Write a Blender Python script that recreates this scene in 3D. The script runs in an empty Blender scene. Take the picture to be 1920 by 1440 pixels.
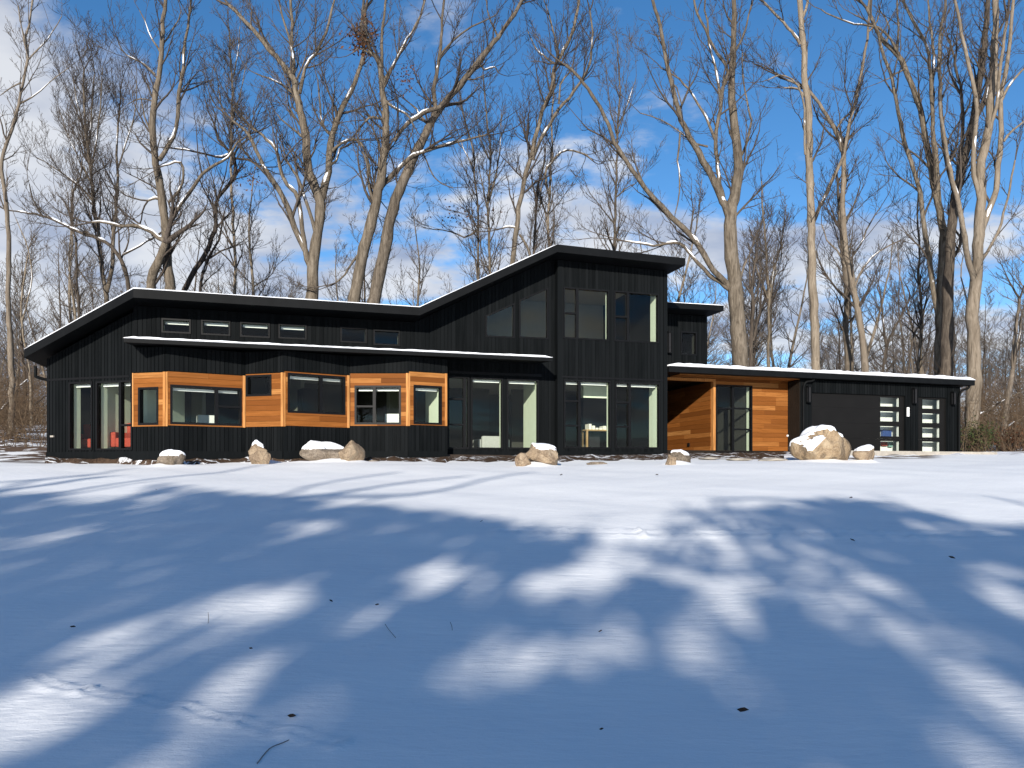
import bpy, bmesh, math, random
import numpy as np
from mathutils import Vector, Matrix, Quaternion

random.seed(7)
rng = np.random.default_rng(7)
SC = bpy.context.scene
COL = SC.collection
R = math.radians

# ------------------------------------------------------------------ camera
F, CX, HY, EYE = 1442.0, 960.0, 888.0, 1.5     # focal length / centre / horizon in photo pixels, eye height
cam = bpy.data.cameras.new('camera'); camo = bpy.data.objects.new('camera', cam); COL.objects.link(camo)
cam.sensor_width = 36.0; cam.lens = F / 1920 * 36.0
cam.shift_y = (HY - 720) / 1920
cam.clip_start = 0.05; cam.clip_end = 3000
camo.location = (0, 0, EYE); camo.rotation_euler = (R(90), 0, 0)
SC.camera = camo

# ------------------------------------------------------------------ light
SUN_AZ, SUN_EL = R(9.0), R(16.5)
SUND = Vector((math.sin(SUN_AZ) * math.cos(SUN_EL), math.cos(SUN_AZ) * math.cos(SUN_EL), -math.sin(SUN_EL)))
sl = bpy.data.lights.new('sun', 'SUN'); sl.energy = 5.0; sl.angle = R(0.53); sl.color = (1.0, 0.94, 0.85)
so = bpy.data.objects.new('sun', sl); COL.objects.link(so)
so.rotation_euler = SUND.to_track_quat('-Z', 'Y').to_euler(); so.location = (0, -20, 30)

W = bpy.data.worlds.new('World'); SC.world = W; W.use_nodes = True
wt = W.node_tree; wt.nodes.clear()
def wn(t, **k):
    n = wt.nodes.new(t)
    for a, b in k.items(): setattr(n, a, b)
    return n
def wl(a, b): wt.links.new(a, b)
sky = wn('ShaderNodeTexSky', sky_type='NISHITA'); sky.sun_disc = False
sky.sun_elevation = SUN_EL; sky.sun_rotation = math.pi + SUN_AZ
sky.air_density = 1.0; sky.dust_density = 0.2; sky.ozone_density = 1.3; sky.altitude = 3000
tc = wn('ShaderNodeTexCoord'); sep = wn('ShaderNodeSeparateXYZ'); wl(tc.outputs['Generated'], sep.inputs[0])
def wm(op, a, b=None, c=None):
    n = wn('ShaderNodeMath', operation=op)
    for i, v in enumerate((a, b, c)):
        if v is None: continue
        if isinstance(v, (int, float)): n.inputs[i].default_value = v
        else: wl(v, n.inputs[i])
    return n.outputs[0]
zz = wm('ADD', wm('MAXIMUM', sep.outputs[2], 0.0), 0.16)
cb = wn('ShaderNodeCombineXYZ'); wl(wm('DIVIDE', sep.outputs[0], zz), cb.inputs[0]); wl(wm('DIVIDE', sep.outputs[1], zz), cb.inputs[1])
CLOUD_OFF = (9.9, -2.2, 0.0)
mp = wn('ShaderNodeMapping'); mp.inputs['Location'].default_value = CLOUD_OFF; mp.inputs['Scale'].default_value = (0.80, 0.95, 1)
wl(cb.outputs[0], mp.inputs[0])
n1 = wn('ShaderNodeTexNoise'); n1.inputs['Scale'].default_value = 1.5; n1.inputs['Detail'].default_value = 9; n1.inputs['Roughness'].default_value = 0.58; n1.inputs['Distortion'].default_value = 0.15
wl(mp.outputs[0], n1.inputs['Vector'])
n2 = wn('ShaderNodeTexNoise'); n2.inputs['Scale'].default_value = 2.6; n2.inputs['Detail'].default_value = 5; n2.inputs['Roughness'].default_value = 0.5
wl(mp.outputs[0], n2.inputs['Vector'])
# the cloud field is thicker towards the west (left) and near the horizon, as a broken front
bias = wm('ADD', wm('MULTIPLY', sep.outputs[0], -0.13), wm('MULTIPLY', wm('SUBTRACT', 0.36, wm('MAXIMUM', sep.outputs[2], 0.0)), 0.58))
dens = wm('ADD', n1.outputs['Fac'], bias)
cov = wn('ShaderNodeMapRange', interpolation_type='SMOOTHSTEP'); cov.inputs[1].default_value = 0.475; cov.inputs[2].default_value = 0.575
wl(dens, cov.inputs[0])
ccol = wn('ShaderNodeValToRGB')
ccol.color_ramp.elements[0].position = 0.33; ccol.color_ramp.elements[0].color = (0.36, 0.43, 0.60, 1)
ccol.color_ramp.elements[1].position = 0.58; ccol.color_ramp.elements[1].color = (0.86, 0.88, 0.92, 1)
wl(n2.outputs['Fac'], ccol.inputs[0])
bg1 = wn('ShaderNodeBackground'); bg1.inputs[1].default_value = 0.132
hs = wn('ShaderNodeHueSaturation'); hs.inputs['Saturation'].default_value = 1.28; wl(sky.outputs[0], hs.inputs['Color']); wl(hs.outputs[0], bg1.inputs[0])
bg2 = wn('ShaderNodeBackground'); bg2.inputs[1].default_value = 0.68; wl(ccol.outputs[0], bg2.inputs[0])
mxs = wn('ShaderNodeMixShader'); wl(wm('MULTIPLY', cov.outputs[0], 0.92), mxs.inputs[0]); wl(bg1.outputs[0], mxs.inputs[1]); wl(bg2.outputs[0], mxs.inputs[2])
wo = wn('ShaderNodeOutputWorld'); wl(mxs.outputs[0], wo.inputs[0])

SC.view_settings.view_transform = 'Standard'; SC.view_settings.look = 'None'
SC.view_settings.exposure = 0.46; SC.view_settings.gamma = 1.0; SC.view_settings.use_curve_mapping = False

# ------------------------------------------------------------------ ground function and projection helpers
def gz(Y):
    """ground height along the view; the lawn rises to the house"""
    if Y < 0: return 0.03 * Y
    if Y < 20: return 0.0857 * Y
    if Y < 32: return 1.714 + 0.055 * (Y - 20)
    if Y < 62: return 2.374 + 0.06 * (Y - 32)
    return 4.174 + 0.02 * (min(Y, 160) - 62)
gzv = np.vectorize(gz)
def P(x, y, Y):                      # photo pixel at depth Y -> world
    return Vector(((x - CX) / F * Y, Y, EYE + (HY - y) / F * Y))
def ground_at(x, y):
    lo = 2.0
    for i in range(4000):
        Y = lo + i * 0.02
        if EYE + (HY - y) / F * Y <= gz(Y): break
    return Vector(((x - CX) / F * Y, Y, gz(Y)))

# ------------------------------------------------------------------ materials
def mat(name):
    m = bpy.data.materials.new(name); m.use_nodes = True
    nt = m.node_tree; nt.nodes.clear()
    return m, nt
class NB:
    def __init__(s, name):
        s.m, s.nt = mat(name)
        s.out = s.n('ShaderNodeOutputMaterial')
    def n(s, t, **k):
        o = s.nt.nodes.new(t)
        for a, b in k.items(): setattr(o, a, b)
        return o
    def l(s, a, b): s.nt.links.new(a, b)
    def pos(s, scale=(1, 1, 1), obj=False):
        if obj:
            g = s.n('ShaderNodeTexCoord').outputs['Object']
        else:
            g = s.n('ShaderNodeNewGeometry').outputs['Position']
        mpn = s.n('ShaderNodeMapping'); mpn.inputs['Scale'].default_value = scale
        s.l(g, mpn.inputs[0]); return mpn.outputs[0]
    def noise(s, vec, scale, detail=4, rough=0.55, dist=0.0):
        o = s.n('ShaderNodeTexNoise'); o.inputs['Scale'].default_value = scale
        o.inputs['Detail'].default_value = detail; o.inputs['Roughness'].default_value = rough; o.inputs['Distortion'].default_value = dist
        s.l(vec, o.inputs['Vector']); return o.outputs['Fac']
    def ramp(s, fac, stops):
        o = s.n('ShaderNodeValToRGB'); e = o.color_ramp.elements
        while len(e) < len(stops): e.new(0.5)
        for i, (p, c) in enumerate(stops):
            e[i].position = p; e[i].color = (*c, 1) if len(c) == 3 else c
        s.l(fac, o.inputs[0]); return o.outputs[0]
    def mix(s, fac, a, b, mode='MIX'):
        o = s.n('ShaderNodeMix', data_type='RGBA', blend_type=mode)
        for v, i in ((fac, 0), (a, 6), (b, 7)):
            if isinstance(v, (int, float)): o.inputs[i].default_value = v
            elif isinstance(v, tuple): o.inputs[i].default_value = (*v, 1)
            else: s.l(v, o.inputs[i])
        return o.outputs[2]
    def math(s, op, a, b=None):
        o = s.n('ShaderNodeMath', operation=op)
        for i, v in enumerate((a, b)):
            if v is None: continue
            if isinstance(v, (int, float)): o.inputs[i].default_value = v
            else: s.l(v, o.inputs[i])
        return o.outputs[0]
    def smooth(s, v, a, b):
        o = s.n('ShaderNodeMapRange', interpolation_type='SMOOTHSTEP'); o.inputs[1].default_value = a; o.inputs[2].default_value = b
        s.l(v, o.inputs[0]); return o.outputs[0]
    def bsdf(s, col, rough=0.7, spec=0.3, bump=None, bstr=0.3, bdist=0.02, **k):
        b = s.n('ShaderNodeBsdfPrincipled')
        if isinstance(col, tuple): b.inputs['Base Color'].default_value = (*col, 1)
        else: s.l(col, b.inputs['Base Color'])
        if isinstance(rough, (int, float)): b.inputs['Roughness'].default_value = rough
        else: s.l(rough, b.inputs['Roughness'])
        b.inputs['Specular IOR Level'].default_value = spec
        if bump is not None:
            bn = s.n('ShaderNodeBump'); bn.inputs['Strength'].default_value = bstr; bn.inputs['Distance'].default_value = bdist
            s.l(bump, bn.inputs['Height']); s.l(bn.outputs[0], b.inputs['Normal'])
        for a, v in k.items(): b.inputs[a].default_value = v
        s.l(b.outputs[0], s.out.inputs[0]); return b
M = {}
def simple(name, col, rough=0.6, spec=0.3, var=0.12, scale=6.0, **k):
    b = NB(name); f = b.noise(b.pos(), scale, 4)
    lo = tuple(c * (1 - var) for c in col); hi = tuple(min(1, c * (1 + var)) for c in col)
    b.bsdf(b.ramp(f, [(0.3, lo), (0.7, hi)]), rough, spec, **k); M[name] = b.m; return b.m

# black board siding: each board (mesh island) a slightly different black
b = NB('siding'); g = b.n('ShaderNodeNewGeometry')
f = b.noise(b.pos((9, 9, 0.8)), 1.0, 5, 0.6)
c1 = b.ramp(g.outputs['Random Per Island'], [(0.0, (0.0018, 0.0025, 0.0029)), (0.5, (0.0036, 0.0046, 0.0052)), (1.0, (0.0070, 0.0082, 0.0090))])
c2 = b.mix(b.ramp(f, [(0.35, (0, 0, 0)), (0.75, (1, 1, 1))]), c1, (0.0065, 0.0075, 0.0083)); 
b.bsdf(c2, 0.72, 0.05, bump=f, bstr=0.25, bdist=0.01); M['siding'] = b.m
simple('black_metal', (0.0040, 0.0045, 0.0050), 0.6, 0.10, 0.25, 3)
simple('soffit', (0.012, 0.0125, 0.014), 0.7, 0.2, 0.2, 3)
simple('frame', (0.0035, 0.0036, 0.0042), 0.5, 0.15, 0.15)
simple('dark_door', (0.0068, 0.0064, 0.0062), 0.6, 0.12, 0.12, 2)
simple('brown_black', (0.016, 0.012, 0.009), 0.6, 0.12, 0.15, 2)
simple('reveal', (0.70, 0.77, 0.60), 0.7, 0.2, 0.03)
simple('room_wall', (0.16, 0.165, 0.13), 0.9, 0.1, 0.04)  # pale walls given a darker colour so the rooms look unlit
simple('room_shade', (0.045, 0.045, 0.038), 0.9, 0.1, 0.06)  # shade of the deep rooms put into the wall colour
simple('ceiling', (0.46, 0.47, 0.42), 0.9, 0.1, 0.03)
simple('floor_wood', (0.040, 0.028, 0.020), 0.5, 0.3, 0.2, 3)
simple('white_paint', (0.74, 0.74, 0.71), 0.6, 0.3, 0.03)
simple('red_fabric', (0.34, 0.055, 0.035), 0.9, 0.1, 0.15, 20)
simple('pale_fabric', (0.40, 0.40, 0.37), 0.9, 0.1, 0.08, 20)
simple('teal_fabric', (0.20, 0.33, 0.30), 0.9, 0.1, 0.1, 20)
simple('dark_fabric', (0.02, 0.02, 0.022), 0.9, 0.1, 0.2, 20)
simple('screen_black', (0.003, 0.003, 0.0035), 0.6, 0.08, 0.1)
simple('paper', (0.70, 0.68, 0.58), 0.8, 0.1, 0.08, 14)
simple('tan_wood', (0.36, 0.23, 0.10), 0.5, 0.3, 0.2, 5)
simple('door_brown', (0.20, 0.10, 0.03), 0.5, 0.3, 0.15, 5)
simple('blue_plastic', (0.03, 0.06, 0.19), 0.5, 0.3, 0.1)
simple('concrete', (0.34, 0.31, 0.27), 0.85, 0.15, 0.18, 5)
simple('lamp_white', (0.85, 0.85, 0.82), 0.4, 0.4, 0.02)
simple('leaf_dead', (0.035, 0.024, 0.018), 0.8, 0.1, 0.4, 30)
simple('twig', (0.06, 0.045, 0.032), 0.85, 0.1, 0.3, 20)

# cedar: per-board tint, grain running along the boards
def cedar(name, stops, gscale):
    b = NB(name); oi = b.n('ShaderNodeObjectInfo')
    base = b.ramp(oi.outputs['Random'], stops)
    v = b.n('ShaderNodeMapping'); v.inputs['Scale'].default_value = gscale
    g = b.n('ShaderNodeNewGeometry'); ad = b.n('ShaderNodeVectorMath', operation='ADD')
    sc = b.n('ShaderNodeVectorMath', operation='SCALE'); sc.inputs[3].default_value = 37.0
    cbx = b.n('ShaderNodeCombineXYZ'); b.l(oi.outputs['Random'], cbx.inputs[0]); b.l(oi.outputs['Random'], cbx.inputs[2])
    b.l(cbx.outputs[0], sc.inputs[0]); b.l(g.outputs['Position'], ad.inputs[0]); b.l(sc.outputs[0], ad.inputs[1])
    b.l(ad.outputs[0], v.inputs[0])
    f = b.noise(v.outputs[0], 1.0, 6, 0.6, 0.4)
    dk = b.mix(0.5, base, (0.13, 0.042, 0.006), 'MIX')
    col = b.mix(b.ramp(f, [(0.38, (1, 1, 1)), (0.62, (0, 0, 0))]), base, dk)
    b.bsdf(col, 0.68, 0.08, bump=f, bstr=0.2, bdist=0.004); M[name] = b.m
cedar('cedar', [(0.0, (0.115, 0.037, 0.009)), (0.22, (0.205, 0.070, 0.016)), (0.45, (0.26, 0.092, 0.021)), (0.7, (0.155, 0.050, 0.011)), (0.88, (0.31, 0.122, 0.032)), (1.0, (0.41, 0.19, 0.060))], (1.6, 1.6, 26))
cedar('cedar_trim', [(0.0, (0.46, 0.20, 0.060)), (1.0, (0.54, 0.26, 0.09))], (20, 20, 1.2))

# window glass: clear pane that mirrors at grazing angles
b = NB('glass'); tr = b.n('ShaderNodeBsdfTransparent'); tr.inputs[0].default_value = (0.945, 0.965, 0.945, 1)
gl = b.n('ShaderNodeBsdfGlossy'); gl.inputs['Roughness'].default_value = 0.0
fr = b.n('ShaderNodeLayerWeight'); fr.inputs[0].default_value = 0.5
ms = b.n('ShaderNodeMixShader'); b.l(b.math('ADD', b.math('MULTIPLY', b.math('POWER', fr.outputs['Facing'], 5.0), 0.9), 0.016), ms.inputs[0]); b.l(tr.outputs[0], ms.inputs[1]); b.l(gl.outputs[0], ms.inputs[2]); b.l(ms.outputs[0], b.out.inputs[0]); M['glass'] = b.m

# snow on things
b = NB('snow'); v = b.pos(); f = b.noise(v, 14, 5, 0.6); f2 = b.noise(v, 1.6, 3)
b.bsdf(b.ramp(f2, [(0.3, (0.80, 0.82, 0.86)), (0.7, (0.90, 0.90, 0.91))]), 0.65, 0.25, bump=f, bstr=0.5, bdist=0.02); M['snow'] = b.m

# the ground: snow on the lawn, leaf litter with broken snow under the trees
b = NB('ground'); v = b.pos(); sx = b.n('ShaderNodeSeparateXYZ'); b.l(v, sx.inputs[0])
fine = b.noise(b.pos((0.6, 1.7, 1)), 6, 7, 0.62); wide = b.noise(b.pos((0.5, 1.3, 1)), 0.9, 4, 0.5); grit = b.noise(v, 90, 3, 0.7)
lit = b.noise(b.pos((0.7, 1.0, 1)), 0.9, 6, 0.66, 0.6); lit2 = b.noise(v, 7, 5, 0.7)
east = b.math('MULTIPLY', b.smooth(sx.outputs[0], 13, 19), 9.0)                       # snow reaches further back beside the garage
west = b.math('MULTIPLY', b.smooth(b.math('MULTIPLY', sx.outputs[0], -1.0), 11.8, 13.0), 3.2)
wood = b.smooth(b.math('ADD', b.math('SUBTRACT', sx.outputs[1], east), west), 24.2, 25.4)
snowc = b.ramp(wide, [(0.3, (0.85, 0.855, 0.86)), (0.7, (0.91, 0.91, 0.90))])
litc = b.ramp(lit2, [(0.25, (0.045, 0.028, 0.018)), (0.5, (0.105, 0.066, 0.042)), (0.75, (0.17, 0.115, 0.075))])
patch = b.ramp(lit, [(0.51, (0, 0, 0)), (0.55, (1, 1, 1))])
woodc = b.mix(patch, litc, snowc)
hgt = b.math('ADD', b.math('MULTIPLY', fine, 1.0), b.math('MULTIPLY', grit, 0.10))
b.bsdf(b.mix(wood, snowc, woodc), 0.7, 0.2, bump=hgt, bstr=0.30, bdist=0.05); M['ground'] = b.m

b = NB('slush'); v = b.pos(); f = b.noise(b.pos((0.5, 2.6, 1)), 1.4, 6, 0.66, 0.4); f2 = b.noise(v, 16, 5, 0.7)
b.bsdf(b.mix(b.ramp(f, [(0.40, (0, 0, 0)), (0.50, (1, 1, 1))]), b.ramp(f2, [(0.3, (0.16, 0.13, 0.10)), (0.7, (0.36, 0.31, 0.25))]), (0.82, 0.83, 0.86)), 0.7, 0.2, bump=f, bstr=0.5, bdist=0.05); M['slush'] = b.m
b = NB('mulch'); v = b.pos(); f = b.noise(b.pos((1.4, 3.0, 1)), 1.6, 6, 0.68, 0.5); f2 = b.noise(v, 16, 5, 0.7)
c = b.mix(b.ramp(f, [(0.55, (0, 0, 0)), (0.59, (1, 1, 1))]), b.ramp(f2, [(0.3, (0.022, 0.014, 0.010)), (0.7, (0.11, 0.07, 0.045))]), (0.85, 0.86, 0.88))
b.bsdf(c, 0.9, 0.1, bump=f2, bstr=0.8, bdist=0.05); M['mulch'] = b.m

def bark(name, lo, mid, hi, moss=0.0):
    b = NB(name); oi = b.n('ShaderNodeObjectInfo'); v = b.pos((9, 9, 1.6)); f = b.noise(v, 1.0, 7, 0.68, 0.8)
    g2 = b.noise(b.pos(), 0.45, 3)
    c = b.ramp(f, [(0.30, lo), (0.5, mid), (0.72, hi)])
    tint = b.ramp(oi.outputs['Random'], [(0.0, (0.72, 0.70, 0.70)), (0.5, (1.0, 0.97, 0.92)), (1.0, (1.18, 1.15, 1.08))])
    c = b.mix(1.0, c, tint, 'MULTIPLY')
    c = b.mix(b.ramp(g2, [(0.35, (0, 0, 0)), (0.75, (0.42, 0.42, 0.42))]), c, tuple(0.7 * x for x in lo))
    b.bsdf(c, 0.9, 0.1, bump=f, bstr=0.9, bdist=0.05); M[name] = b.m
bark('bark_tan', (0.045, 0.037, 0.029), (0.148, 0.124, 0.097), (0.265, 0.23, 0.188))
bark('bark_pale', (0.105, 0.085, 0.065), (0.215, 0.180, 0.142), (0.31, 0.268, 0.22))
bark('bark_dark', (0.028, 0.023, 0.020), (0.070, 0.058, 0.049), (0.140, 0.116, 0.094))
bark('twigs', (0.040, 0.034, 0.030), (0.088, 0.073, 0.062), (0.150, 0.126, 0.105))
bark('brush', (0.055, 0.037, 0.025), (0.12, 0.085, 0.058), (0.21, 0.155, 0.105))
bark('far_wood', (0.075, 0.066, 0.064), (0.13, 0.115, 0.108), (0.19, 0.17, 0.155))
bark('hazed_twigs', (0.070, 0.061, 0.056), (0.13, 0.113, 0.101), (0.195, 0.17, 0.15))  # paler than the near twigs: distance haze put into the colour

def stone(name, lo, mid, hi, streak):
    b = NB(name); v = b.pos(); f = b.noise(v, 3.2, 7, 0.65, 0.4); f2 = b.noise(b.pos((2.6, 2.6, 0.45)), 1.3, 3, 0.5, 0.2); f3 = b.noise(v, 26, 4, 0.7)
    c = b.ramp(f, [(0.33, lo), (0.5, mid), (0.66, hi)])
    c = b.mix(b.ramp(f2, [(0.47, (0, 0, 0)), (0.55, (0.9, 0.9, 0.9))]), c, streak)
    vo = b.n('ShaderNodeTexVoronoi', feature='DISTANCE_TO_EDGE'); vo.inputs['Scale'].default_value = 2.3; b.l(v, vo.inputs['Vector']); ck = b.ramp(vo.outputs['Distance'], [(0.0, (1, 1, 1)), (0.035, (0, 0, 0))])
    c = b.mix(b.math('MULTIPLY', ck, 0.55), c, tuple(0.35 * k_ for k_ in lo))
    c = b.mix(0.35, c, b.ramp(f3, [(0.3, (0.04, 0.03, 0.02)), (0.7, (0.55, 0.45, 0.34))]))
    b.bsdf(c, 0.9, 0.12, bump=b.math('ADD', f, b.math('MULTIPLY', f3, 0.5)), bstr=1.0, bdist=0.09); M[name] = b.m
stone('stone_tan', (0.17, 0.115, 0.072), (0.34, 0.245, 0.155), (0.47, 0.37, 0.26), (0.20, 0.135, 0.085))
stone('stone_grey', (0.11, 0.088, 0.070), (0.19, 0.155, 0.125), (0.29, 0.245, 0.20), (0.10, 0.078, 0.055))
stone('stone_streak', (0.24, 0.155, 0.080), (0.40, 0.28, 0.16), (0.52, 0.40, 0.26), (0.095, 0.062, 0.036))
stone('stone_dark', (0.05, 0.042, 0.034), (0.10, 0.082, 0.062), (0.17, 0.14, 0.10), (0.05, 0.04, 0.03))
b = NB('evergreen'); g = b.n('ShaderNodeNewGeometry')
b.bsdf(b.ramp(g.outputs['Random Per Island'], [(0, (0.022, 0.036, 0.014)), (0.6, (0.05, 0.062, 0.022)), (1, (0.085, 0.07, 0.03))]), 0.8, 0.15); M['evergreen'] = b.m
b = NB('dry_leaf'); g = b.n('ShaderNodeNewGeometry')
b.bsdf(b.ramp(g.outputs['Random Per Island'], [(0, (0.05, 0.025, 0.014)), (1, (0.13, 0.06, 0.03))]), 0.8, 0.15); M['dry_leaf'] = b.m

# ------------------------------------------------------------------ mesh helpers
def link(name, me, parent=None, mtl=None):
    o = bpy.data.objects.new(name, me); COL.objects.link(o)
    if mtl is not None and me is not None and not me.materials: me.materials.append(M[mtl])
    if parent is not None:
        o.parent = parent
        if parent.type == 'EMPTY': o.matrix_parent_inverse = Matrix.Translation(-Vector(parent.location))
    return o
def thing(name, loc, label, cat, group=None):
    o = bpy.data.objects.new(name, None); COL.objects.link(o); o.location = loc; o.empty_display_size = 0.3
    return tag(o, label, cat, group)
def tag(o, label=None, cat=None, group=None, kind=None):
    if label: o['label'] = label
    if cat: o['category'] = cat
    if group: o['group'] = group
    if kind: o['kind'] = kind
    return o
class MB:
    def __init__(s): s.v = []; s.f = []
    def poly(s, pts):
        i = len(s.v); s.v += [tuple(p) for p in pts]; s.f.append(tuple(range(i, i + len(pts))))
    def hexa(s, c):        # 8 corners: bottom ring 0-3, top ring 4-7 (same order)
        i = len(s.v); s.v += [tuple(p) for p in c]
        for q in ((3, 2, 1, 0), (4, 5, 6, 7), (0, 1, 5, 4), (1, 2, 6, 5), (2, 3, 7, 6), (3, 0, 4, 7)): s.f.append(tuple(i + k for k in q))
    def box(s, a, bb):
        x0, y0, z0 = a; x1, y1, z1 = bb
        s.hexa([(x0, y0, z0), (x1, y0, z0), (x1, y1, z0), (x0, y1, z0), (x0, y0, z1), (x1, y0, z1), (x1, y1, z1), (x0, y1, z1)])
    def prism(s, ring, z0, z1):     # plan ring (list of xy) extruded
        n = len(ring); i = len(s.v)
        s.v += [(p[0], p[1], z0) for p in ring] + [(p[0], p[1], z1) for p in ring]
        s.f.append(tuple(i + k for k in reversed(range(n)))); s.f.append(tuple(i + n + k for k in range(n)))
        for k in range(n): s.f.append((i + k, i + (k + 1) % n, i + n + (k + 1) % n, i + n + k))
    def build(s, name, mtl, parent=None, smooth=False):
        me = bpy.data.meshes.new(name); me.from_pydata(s.v, [], s.f)
        bm = bmesh.new(); bm.from_mesh(me); bmesh.ops.recalc_face_normals(bm, faces=bm.faces); bm.to_mesh(me); bm.free()
        if smooth: me.shade_smooth()
        return link(name, me, parent, mtl)
_u = MB(); _u.box((-.5, -.5, -.5), (.5, .5, .5))
def unit_cube(mtl):
    me = bpy.data.meshes.new('piece_' + mtl); me.from_pydata(_u.v, [], _u.f); me.materials.append(M[mtl]); return me
CUBES = {}
def piece(name, mtl, mw, parent):      # one small box that shares its mesh with all others of its material
    if mtl not in CUBES: CUBES[mtl] = unit_cube(mtl)
    o = bpy.data.objects.new(name, CUBES[mtl]); COL.objects.link(o); o.parent = parent
    if parent.type == 'EMPTY': o.matrix_parent_inverse = Matrix.Translation(-Vector(parent.location))
    o.matrix_basis = mw; return o

def fast_mesh(name, verts, quads, smooth=True):
    me = bpy.data.meshes.new(name); nv = len(verts); nq = len(quads)
    me.vertices.add(nv); me.vertices.foreach_set('co', np.ascontiguousarray(verts, dtype=np.float32).ravel())
    me.loops.add(nq * 4); me.loops.foreach_set('vertex_index', np.ascontiguousarray(quads, dtype=np.int32).ravel())
    me.polygons.add(nq); me.polygons.foreach_set('loop_start', np.arange(0, nq * 4, 4, dtype=np.int32))
    me.polygons.foreach_set('loop_total', np.full(nq, 4, dtype=np.int32))
    if smooth: me.polygons.foreach_set('use_smooth', np.ones(nq, dtype=bool))
    me.update(calc_edges=True); return me
def tubes(segs, sides):
    """segs: array (N,8) p0 r0 p1 r1 -> verts, quads of open frusta"""
    s = np.asarray(segs, dtype=np.float64)
    p0, r0, p1, r1 = s[:, 0:3], s[:, 3], s[:, 4:7], s[:, 7]
    t = p1 - p0; t /= (np.linalg.norm(t, axis=1, keepdims=True) + 1e-9)
    ref = np.where(np.abs(t[:, 2:3]) > 0.9, np.array([[1.0, 0, 0]]), np.array([[0, 0, 1.0]]))
    u = np.cross(t, ref); u /= (np.linalg.norm(u, axis=1, keepdims=True) + 1e-9); w = np.cross(t, u)
    a = np.arange(sides) * 2 * math.pi / sides; ca, sa = np.cos(a), np.sin(a)
    ring = u[:, None, :] * ca[None, :, None] + w[:, None, :] * sa[None, :, None]
    v = np.stack([p0[:, None, :] + ring * r0[:, None, None], p1[:, None, :] + ring * r1[:, None, None]], axis=1)
    n = len(s); base = (np.arange(n) * 2 * sides)[:, None]
    k = np.arange(sides)[None, :]; k2 = (np.arange(sides) + 1)[None, :] % sides
    q = np.stack([base + k, base + sides + k, base + sides + k2, base + k2], axis=2).reshape(-1, 4)
    return v.reshape(-1, 3), q
def ring_tube(pts, rad, sides, wob=0.0):
    """one continuous tube through pts"""
    p = np.asarray(pts, float); r = np.asarray(rad, float); n = len(p)
    t = np.gradient(p, axis=0); t /= (np.linalg.norm(t, axis=1, keepdims=True) + 1e-9)
    u = np.cross(t[0], (0.0, 1.0, 0.0)); 
    if np.linalg.norm(u) < 0.1: u = np.cross(t[0], (1.0, 0, 0))
    us = []
    for i in range(n):
        u = u - t[i] * np.dot(u, t[i]); u = u / (np.linalg.norm(u) + 1e-9); us.append(u)
    us = np.array(us); w = np.cross(t, us)
    a = np.arange(sides) * 2 * math.pi / sides
    rr = r[:, None] * (1 + wob * rng.normal(size=(n, sides)))
    v = p[:, None, :] + (us[:, None, :] * np.cos(a)[None, :, None] + w[:, None, :] * np.sin(a)[None, :, None]) * rr[:, :, None]
    base = (np.arange(n - 1) * sides)[:, None]; k = np.arange(sides)[None, :]; k2 = (np.arange(sides) + 1)[None, :] % sides
    q = np.stack([base + k, base + sides + k, base + sides + k2, base + k2], axis=2).reshape(-1, 4)
    return v.reshape(-1, 3), q
def merge(parts):
    vs, qs, o = [], [], 0
    for v, q in parts: vs.append(v); qs.append(q + o); o += len(v)
    return np.concatenate(vs), np.concatenate(qs)
# ------------------------------------------------------------------ ground sheet
def axis(pieces):
    out = []
    for a, c, st in pieces: out += list(np.arange(a, c, st))
    return np.array(out + [pieces[-1][1]])
xs = axis([(-400, -60, 40), (-60, -16, 4), (-16, -5, 0.22), (-5, -3.2, 0.06), (-3.2, -0.7, 0.028), (-0.7, 5, 0.07), (5, 22, 0.22), (22, 60, 4), (60, 400, 40)])
ys = axis([(-120, -8, 8), (-8, 2.6, 0.8), (2.6, 3.3, 0.06), (3.3, 4.5, 0.028), (4.5, 6, 0.06), (6, 13, 0.12), (13, 25, 0.16), (25, 34, 0.5), (34, 90, 4), (90, 900, 60)])
GX, GY = np.meshgrid(xs, ys)
GZ = gzv(GY)
def sn(x, y, k, a):     # gentle drifted undulation
    return a * (np.sin(x * k + 1.3 * np.sin(y * k * 0.7)) * np.cos(y * k * 0.83 + 0.6 * np.sin(x * k * 0.45)))
fade = np.clip((GY - 1) / 3, 0, 1) * np.clip((40 - GY) / 10, 0, 1)
GZ = GZ + fade * (sn(GX, GY, 0.55, 0.035) + sn(GX + 7, GY + 3, 1.7, 0.012) + sn(GX + 2, GY + 9, 4.3, 0.004))
def trail(pix, width, amp, seed):
    global GZ
    r_ = np.random.default_rng(seed)
    pts = [ground_at(x, y) for x, y in pix]
    for a, c in zip(pts[:-1], pts[1:]):
        d = np.array([c.x - a.x, c.y - a.y]); L = np.hypot(*d); d /= L
        u = (GX - a.x) * d[0] + (GY - a.y) * d[1]; w = (GX - a.x) * -d[1] + (GY - a.y) * d[0]
        w = w - 0.03 * np.sin(u * 6.1 + seed)
        m = (u > -0.05) & (u < L + 0.05) & (np.abs(w) < width * 4)
        GZ = GZ + np.where(m, amp * (np.exp(-((np.abs(w) - width) / (0.55 * width)) ** 2) - 0.15 * np.exp(-(w / (0.7 * width)) ** 2)) * (0.75 + 0.5 * np.sin(u * 37) * np.sin(u * 11 + 1)), 0)
trail([(62, 1268), (150, 1292), (250, 1312), (340, 1330), (440, 1358), (540, 1378), (640, 1396)], 0.036, 0.016, 3)
trail([(930, 998), (1200, 1001), (1500, 1001), (1920, 1007)], 0.16, 0.04, 5)
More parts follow.
